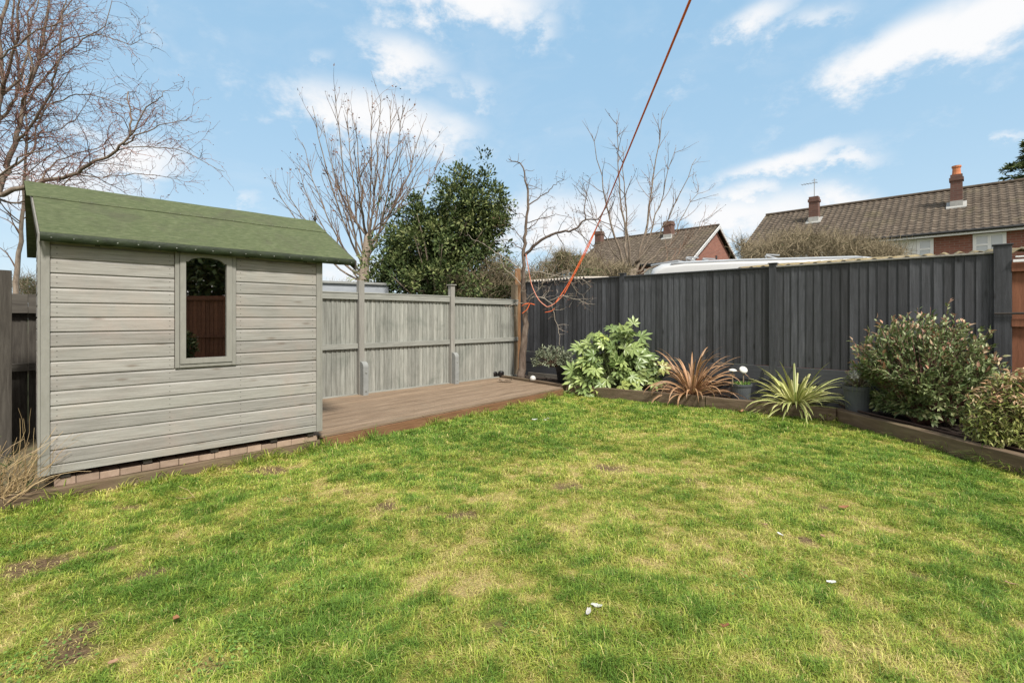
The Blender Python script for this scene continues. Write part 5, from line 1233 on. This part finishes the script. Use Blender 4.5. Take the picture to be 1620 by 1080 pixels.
def chimney(roofobj, e, pxb, pyb, pyt, wpx, slope, pots=0, label=None):
    p = hlocal(e, pxb, pyb, slope=slope); w = p; Yw = (FR[e.name] @ p).y
    hw = wpx/FPX*Yw/2*.80; top = CH+(HY-pyt)/FPX*Yw
    b = MB(); b.box(p.x-hw, p.x+hw, p.y-hw*.2, p.y+hw*1.8, p.z-.6, top-.28); b.box(p.x-hw-.04, p.x+hw+.04, p.y-hw*.2-.04, p.y+hw*1.8+.04, top-.28, top-.14); b.box(p.x-hw, p.x+hw, p.y-hw*.2, p.y+hw*1.8, top-.14, top)
    ch = b.build('chimney', M['brick_dark'], roofobj)
    fl = MB(); k = slope[1]; ya, yb = p.y-hw*.2-.16, p.y+hw*1.8+.05
    vs = []
    for (x, y) in ((p.x-hw-.14,ya),(p.x+hw+.14,ya),(p.x+hw+.14,yb),(p.x-hw-.14,yb)): vs.append((x,y,slope[0]+k*y+.085))
    vs += [(v[0],v[1],v[2]-.05) for v in vs]; fl.add(vs, [(0,1,2,3),(0,4,5,1),(1,5,6,2),(2,6,7,3),(3,7,4,0)])
    fl.box(p.x-hw-.012, p.x+hw+.012, p.y-hw*.2-.012, p.y+hw*1.8+.012, slope[0]+k*p.y-.1, slope[0]+k*p.y+.30)
    return p, hw, top, ch, fl
def window(e, x0, x1, z0, z1, y, bars=(), netted=True, transom=None, fr=.07):
    b = MB(); b.box(x0-.04, x1+.04, y-.03, y+.05, z0-.04, z0+fr); b.box(x0-.04, x1+.04, y-.03, y+.05, z1-fr, z1+.03)
    b.box(x0-.04, x0+fr, y-.03, y+.05, z0+fr, z1-fr); b.box(x1-fr, x1+.04, y-.03, y+.05, z0+fr, z1-fr)
    for xb in bars: b.box(xb-.05, xb+.05, y-.028, y+.05, z0+fr, z1-fr)
    if transom: 
        for (xa, xb, zt) in transom: b.box(xa, xb, y-.026, y+.05, zt-.04, zt+.04)
    w_ = b.build('window', M['upvc'], e)
    b = MB(); b.box(x0, x1, y+.0, y+.02, z0, z1); b.build('pane', M['net' if netted else 'glass_house'], w_); return w_

# House B: long roof at the right
E0 = (12.45,26.3); hb = house('long_brick_house', E0, 22, 4.3, 5.0, 7.54, 'long red brick house with brown tiled roof and two chimneys at the right')
LB = 24.0; kb = 2.54/4.3
b = MB(); b.box(.25, LB, .40, 8.2, 0, 4.92, rnd=.5)
b.add([(.25,.40,4.92),(.25,8.2,4.92),(.25,4.3,7.25),(LB,.40,4.92),(LB,8.2,4.92),(LB,4.3,7.25)], [(0,2,1),(3,4,5)]); b.build('wall', M['brick'], hb)
b = MB(); tiled_slope(b, 0, LB, 0, 5.0, 4.3, 7.54); tiled_slope(b, 0, LB, 8.6, 5.0, 4.3, 7.54, courses=16)
b.tube([(x, 4.3, 7.60) for x in np.linspace(0, LB, 60)], .09, 8)
rfB = b.build('roof', M['tile'], hb)
b = MB(); b.box(.05, LB, .02, .40, 4.86, 4.94); b.box(.05, LB, -.0, .03, 4.83, 4.985); b.build('fascia', M['upvc'], hb)
b = MB(); b.tube([(0,-.06,4.97),(LB,-.06,4.97)], .06, 8); b.build('gutter', M['gutter'], hb)
b = MB(); 
for s in (0,1):
    y0_, y1_ = (0,4.3) if s == 0 else (8.6,4.3)
    vs = [(-.03,y0_,4.86),(-.03,y1_,7.40),(-.03,y1_,7.56),(-.03,y0_,5.02),(.03,y0_,4.86),(.03,y1_,7.40),(.03,y1_,7.56),(.03,y0_,5.02)]; b.add(vs, [(0,1,2,3),(7,6,5,4),(0,4,5,1),(3,2,6,7)])
b.build('verge', M['tile'], hb)
for (xb, yb, yt, w, pots) in ((1287,352,311,16,0),(1513,328,276,18,1)):
    p, hw, top, ch, fl = chimney(rfB, hb, xb, yb, yt, w, (5.0, kb), pots); fl.build('flashing', M['lead'], ch)
    if pots:
        b = MB(); b.lathe([(.17,0),(.15,.12),(.14,.32),(.17,.34),(.17,.42)], (p.x, p.y+hw*.8, top), 12); b.build('chimney_pot', M['pot_clay'], ch)
    else:
        b = MB(); xx, yy = p.x, p.y+hw*.8; b.tube([(xx,yy,top-.5),(xx,yy,top+1.0)], .022, 5); b.tube([(xx-.6,yy,top+.78),(xx+.15,yy,top+.78)], .016, 4)
        for k in range(6): b.tube([(xx-.6+k*.14,yy-.2,top+.78),(xx-.6+k*.14,yy+.2,top+.78)], .010, 4)
        b.tube([(xx-.12,yy,top+.92),(xx+.12,yy,top+.92)], .012, 4); b.build('aerial', M['metal'], ch)
yw = .40
def rect(e, x0, y0, x1, y1): a_ = hlocal(e, x0, y0, yv=yw-.02); c_ = hlocal(e, x1, y1, yv=yw-.02); return a_.x, c_.x, c_.z, a_.z
xa, xb, za, zb = rect(hb, 1541, 366, 1590, 397); za = min(za, zb-1.1); zb = 4.80
window(hb, xa, xb, za, zb, yw-.02, bars=((xa+xb)/2,), transom=[(xa+.07,(xa+xb)/2-.05, zb-.42)])
xa, xb, za, zb = rect(hb, 1452, 374, 1475, 400); window(hb, xa, xb, 4.80-1.1, 4.80, yw-.02, transom=[(xa+.07, xb-.07, 4.80-.42)])
xc = hlocal(hb, 1422, 380, yv=yw-.02).x
b = MB(); b.box(xc, xa-.05, yw-.03, yw+.02, 2.6, 4.84); b.build('white_panel', M['render'], hb)
xd, xe, _, _ = rect(hb, 1392, 380, 1420, 400); window(hb, xd, xe, 3.6, 4.80, yw-.02, bars=((xd+xe)/2,))
xd = hlocal(hb, 1300, 380, yv=yw-.02).x; window(hb, xd, xd+1.6, 3.6, 4.80, yw-.02, bars=(xd+.8,))
xd = hlocal(hb, 1235, 380, yv=yw-.02).x; window(hb, xd, xd+1.2, 3.6, 4.80, yw-.02)
# House A: gabled
E0 = (11.36,30.7); ha = house('gabled_brick_house', E0, 9, 4.66, 5.0, 7.85, 'red brick house with a pale edged gable end, left of the long roofed house')
LA = 9.6; ka = 2.85/4.66
b = MB(); b.box(-LA, -.25, .40, 8.9, 0, 4.92, rnd=.5); b.add([(-.25,.40,4.92),(-.25,8.9,4.92),(-.25,4.66,7.62),(-LA,.40,4.92),(-LA,8.9,4.92),(-LA,4.66,7.62)], [(0,1,2),(3,5,4)]); b.build('wall', M['brick'], ha)
b = MB(); tiled_slope(b, -LA-.2, 0, 0, 5.0, 4.66, 7.85); tiled_slope(b, -LA-.2, 0, 9.32, 5.0, 4.66, 7.85); b.tube([(x,4.66,7.90) for x in np.linspace(-LA-.2,0,30)], .09, 8); rfA = b.build('roof', M['tile'], ha)
b = MB()
for s in (0,1):
    y0_, y1_ = (-.05,4.66) if s == 0 else (9.37,4.66)
    vs = [(.0,y0_,4.78),(.0,y1_,7.64),(.0,y1_,7.86),(.0,y0_,5.0),(.06,y0_,4.78),(.06,y1_,7.64),(.06,y1_,7.86),(.06,y0_,5.0)]; b.add(vs, [(0,1,2,3),(7,6,5,4),(0,4,5,1),(3,2,6,7),(4,7,6,5)])
b.build('bargeboard', M['upvc'], ha)
b = MB(); b.box(-LA, 0, .0, .40, 4.86, 4.95); b.tube([(-LA,-.06,4.97),(0,-.06,4.97)], .06, 8); b.build('gutter', M['gutter'], ha)
b = MB(); p = hlocal(ha, 1133, 407, yv=0); F_ = FR[ha.name].inverted(); o_ = F_ @ Vector((0,0,CH)); d = F_.to_3x3() @ Vector(((1133-HX)/FPX,1,(HY-407)/FPX)); t_ = (-.25-o_.x)/d.x; p = o_+d*t_; b.box(-.24,-.22,p.y-.12,p.y+.12,p.z-.12,p.z+.12); b.build('air_vent', M['gutter'], ha)
for (xb, yb, yt, w) in ((1056,377,350,16),(946,388,366,13)):
    p, hw, top, ch, fl = chimney(rfA, ha, xb, yb, yt, w, (5.0, ka)); fl.build('flashing', M['lead'] if xb > 1000 else M['tile'], ch)
for (x0, x1) in ((968,992),(1020,1037),(1064,1084),(930,950)):
    xa = hlocal(ha, x0, 430, yv=yw-.02).x; xb = hlocal(ha, x1, 430, yv=yw-.02).x; window(ha, xa, xb, 3.5, 4.7, yw-.02, bars=((xa+xb)/2,))
# a red roof corner glimpsed by the shed, and a blue grey neighbour fence
rh = empty('red_roofed_house', (-13.2,32.0,0), R(40), 'red roofed house end just showing between the shed and the bare tree', 'house')
b = MB(); b.box(-6,0,0,6,0,2.4); b.build('wall', M['brick'], rh)
b = MB(); b.add([(-6.3,-.3,2.4),(.3,-.3,2.4),(.3,3,4.2),(-6.3,3,4.2),(.3,6.3,2.4),(-6.3,6.3,2.4)], [(0,1,2,3),(3,2,4,5),(1,4,2),(0,3,5),(0,5,4,1)]); b.build('roof', M['brick'], rh)
nf = empty('blue_grey_garage', (-3.9,10.8,0), R(30), 'blue grey flat topped outbuilding behind the grey fence beside the shed', 'outbuilding')
b = MB(); 
zt = CH+(HY-447)/FPX*11.2
b.box(-2.2,1.15,0,2.2,0,zt-.05); b.build('wall', surf('blue_grey_sheet', [(.30,.33,.37),(.40,.43,.47)], (1,1,3), 3, 4, .7), nf); b = MB(); b.box(-2.25,1.2,-.05,2.25,zt-.048,zt); b.build('roof', M['spur'], nf)

# ------------------------------------------------------------------ van behind the dark fence
va = math.atan2(P(1300,411,10.2).y-P(1045,420,12.0).y, P(1300,411,10.2).x-P(1045,420,12.0).x)
v0 = P(1027,433,11.6); v1 = Vector((v0.x,v0.y,0))
VA = R(-14)
vn = empty('white_van', (v0.x, v0.y, 0), VA, 'white high roofed van parked behind the dark fence with its roof showing', 'van')
zt = CH+(HY-411)/FPX*11.4; Lv = 6.0; wv = 2.0
prof = [(0,.45),(0,1.2),(.02,zt-.35),(.10,zt-.17),(.30,zt-.07),(.8,zt-.02),(1.8,zt),(4.4,zt),(4.85,zt-.06),(5.25,zt-.45),(5.75,1.45),(6.35,1.15),(6.5,.9),(6.5,.45)]
b = MB(); n_ = len(prof); vs = []
for (yy, ins) in ((0,.10),(.14,0),(.14+.0,0),(wv-.14,0),(wv,.10)):
    for (x, z) in prof: vs.append((x+(ins*.6 if x < .5 else (-ins*.6 if x > 6 else 0)), yy, z-(ins if z > zt-.6 else 0)))
fs = []
for r_ in range(4):
    if r_ == 1: continue
    r2 = r_+1 if r_ != 0 else 1
    for i in range(n_): fs.append((r_*n_+i, r2*n_+i, r2*n_+(i+1) % n_, r_*n_+(i+1) % n_))
fs = [];  rows = [0,1,3,4]
for a_, c_ in zip(rows[:-1], rows[1:]):
    for i in range(n_): fs.append((a_*n_+i, a_*n_+(i+1) % n_, c_*n_+(i+1) % n_, c_*n_+i))
fs += [tuple(range(n_))[::-1], tuple(range(4*n_, 5*n_))]
b.add(vs, fs); body = b.build('body', M['van'], vn, bevel=.03)
b = MB(); b.tube([(.5,.06,zt-.075),(2.0,.06,zt-.045),(4.5,.06,zt-.05)], .022, 6); b.build('roof_gutter', M['metal'], vn)
body.data.polygons.foreach_set('use_smooth', [True]*len(body.data.polygons))
for (x, y) in ((1.2,.0),(5.2,.0),(1.2,wv-.22),(5.2,wv-.22)):
    b = MB(); T = Matrix.Translation((x,y-.01,.34)) @ Matrix.Rotation(R(-90),4,'X'); b.lathe([(.20,0),(.33,0),(.34,.02),(.34,.20),(.33,.22),(.20,.22)], n=24); b.v = [tuple(T @ Vector(v)) for v in b.v]; w_ = b.build('wheel', M['plastic_black'], vn)
b = MB(); b.add([(5.30,.12,zt-.5),(5.30,wv-.12,zt-.5),(5.78,wv-.12,1.5),(5.78,.12,1.5)], [(0,1,2,3)]); b.v = [(v[0]+.03,v[1],v[2]+.03) for v in b.v]; b.build('windscreen', M['glass_house'], vn)
# roof rack bars on the far side of the van
rk = empty('roof_rack', (v0.x, v0.y, 0), VA, 'grey metal roof bars standing above the white van roof', 'roof rack')
def vlocal(px_, py_, yv): return hlocal(rk, px_, py_, yv=yv)
for (xa, ya, xb, yb) in ((1086,408,1112,417),(1112,410,1135,416),(1212,404,1240,412)):
    p = vlocal(xa, ya, 1.6); q = vlocal(xb, yb, 1.35)
    b = MB(); b.tube([tuple(p), (q.x, q.y, max(q.z, zt+.02))], .022, 6); b.tube([(p.x-.02,p.y,p.z), (p.x+.10,p.y,zt-.03)], .02, 6); b.tube([(p.x,p.y,p.z+.02),(p.x+.30,p.y-.05,p.z-.01)], .018, 6); b.build('bar', M['metal'], rk)
p = vlocal(1030, 420, 2.4); q = vlocal(1072, 413, 2.2); b = MB(); b.tube([tuple(p), tuple(q)], .03, 6); q2 = vlocal(1110, 421, 2.2); b.tube([tuple(q), tuple(q2)], .03, 6); q3 = vlocal(1050,421,2.3); b.tube([tuple(q3), tuple(q)], .02, 6); b.build('bar', M['metal'], rk)

# ------------------------------------------------------------------ low mossy garage roof behind the dark fence, right
def corrug(b, x0, x1, y0, z0, y1, z1, pitch=.15, amp=.03, t=.01):
    n_ = int((x1-x0)/(pitch/6)); vs = []
    for lay in (0, -t):
        for (y, z) in ((y0,z0),(y1,z1)):
            for i in range(n_+1): x = x0+(x1-x0)*i/n_; vs.append((x, y, z+lay+amp*math.sin(2*math.pi*x/pitch)))
    n1 = n_+1; fs = []
    for i in range(n_): fs += [(i,i+1,n1+i+1,n1+i), (2*n1+i,3*n1+i,3*n1+i+1,2*n1+i+1), (i,2*n1+i,2*n1+i+1,i+1), (n1+i,n1+i+1,3*n1+i+1,3*n1+i)]
    b.add(vs, fs, .5)
go = D0+Vector((.672,.74,0))*1.0; gg = empty('low_garage', (go.x,go.y,0), DA, 'low outbuilding with mossy yellow brown corrugated roof behind the dark fence at right', 'outbuilding')
b = MB(); corrug(b, 4.2, 8.6, 0, 2.22, 2.6, 2.50, .19, .028); b.build('roof', M['moss_roof'], gg, smooth=True)
b = MB(); b.box(4.4, 7.2, .2, 2.4, 0, 2.20); b.build('wall', M['brick_dark'], gg)
go = D0+Vector((.672,.74,0))*.5; g2 = empty('lean_to_roof', (go.x,go.y,0), DA, 'pale ribbed lean-to roof edge behind the left end of the dark fence', 'outbuilding')
b = MB(); corrug(b, -.3, 1.35, 0, 2.20, 1.0, 2.26, .085, .022); b.build('roof', M['pale_roof'], g2); b = MB(); b.box(-.25,1.3,.1,.9,0,2.15); b.build('wall', M['oldpost'], g2)

# ------------------------------------------------------------------ orange cord
A1 = P(836,398,9.75); low = P(868,484,9.45); Q1 = P(948,350,9.2); Q2 = P(1092,0,3.2)
far = Q2+(Q2-Q1).normalized()*7.5
def cord(offs, mat, r, keys, name_, par): 
    pts = smooth_path([Vector(k)+Vector(offs) for k in keys], 6); b = MB(); b.tube(pts, r, 7); return b.build(name_, M[mat], par, local=False, smooth=True)
cd = empty('washing_line', tuple(A1), 0, 'orange cord washing line hanging from the corner tree and rising across the sky', 'rope')
cord((0,0,0), 'rope', .0095, [P(892,466,9.4), P(912,428,9.35), P(930,392,9.28), Q1, Q1.lerp(Q2,.5), Q2, far], 'cord', cd)
cord((0,0,0), 'rope', .0085, [P(878,480,9.42), P(897,452,9.38), P(914,420,9.33), P(931,385,9.27), P(950,347,9.16)], 'cord', cd)
cord((0,0,0), 'rope_pale', .0095, [P(832,402,9.7), P(836,425,9.65), P(841,450,9.6), P(851,472,9.5), P(862,483,9.45), P(868,485,9.43), P(880,478,9.42), P(892,466,9.4)], 'loose_end', cd)
cord((0,0,0), 'rope', .010, [P(846,482,9.75), P(838,480,9.72), P(831,481,9.72), P(826,484,9.78)], 'knot', cd)
cord((0,0,0), 'rope', .008, [P(838,480,9.7), P(834,489,9.7), P(826,496,9.72)], 'tail', cd)
cord((0,0,0), 'rope', .006, [P(862,494,9.5), P(872,492,9.48), P(877,488,9.45)], 'tail', cd)

# ------------------------------------------------------------------ dark trees beyond the right fence (seen in the shed window's reflection)
def simple_bush(name, c, rad, nlf, label, seed):
    rg = np.random.default_rng(seed); e = empty(name, (c[0],c[1],0), 0, label, 'tree'); d = norm(rg.normal(size=(nlf,3))); r_ = rg.random((nlf,1))**.4
    pos = np.array(c)+d*r_*np.array(rad); s_ = rg.uniform(.7,1.3,nlf); scatter('crown', LEAF, pos, d+rg.normal(0,.6,(nlf,3)), rdir(nlf), s_*.22, s_*.12, M['bay'], e)
    b = MB(); b.tube([(c[0],c[1],0),(c[0]+.1,c[1],c[2]*.6),(c[0],c[1],c[2])], [.16,.12,.06], 8); b.build('trunk', M['bark'], e, local=False)
dsc = (5.0,-1.72,.55); ds = empty('dark_shrub', (5.0,-1.72,.1), 0, 'dark leafy shrub mirrored at the lower left of the shed window', 'shrub')
n = 1500; d_ = rdir(n); pos = np.array(dsc)+d_*rng.random((n,1))**.4*np.array((.45,.42,.55))
scatter('leaves', LEAF_LONG, pos, d_+rng.normal(0,.5,(n,3)), rdir(n)+np.array((0,0,.7)), rng.uniform(.09,.16,n), .04, M['bay'], ds)
b = MB(); b.tube([(5.0,-1.72,.05),(5.02,-1.7,.4),(5.0,-1.72,.8)], [.03,.02,.01], 6); b.build('stem', M['bark'], ds, local=False)
simple_bush('evergreen_tree', (8.6,-1.6,3.0), (1.6,2.2,2.0), 5000, 'dark evergreen tree beyond the red brown fence, out of frame', 61)
simple_bush('evergreen_tree', (8.8,-4.6,3.2), (1.6,2.0,2.1), 4000, 'second dark evergreen tree farther along the red brown fence, out of frame', 62)
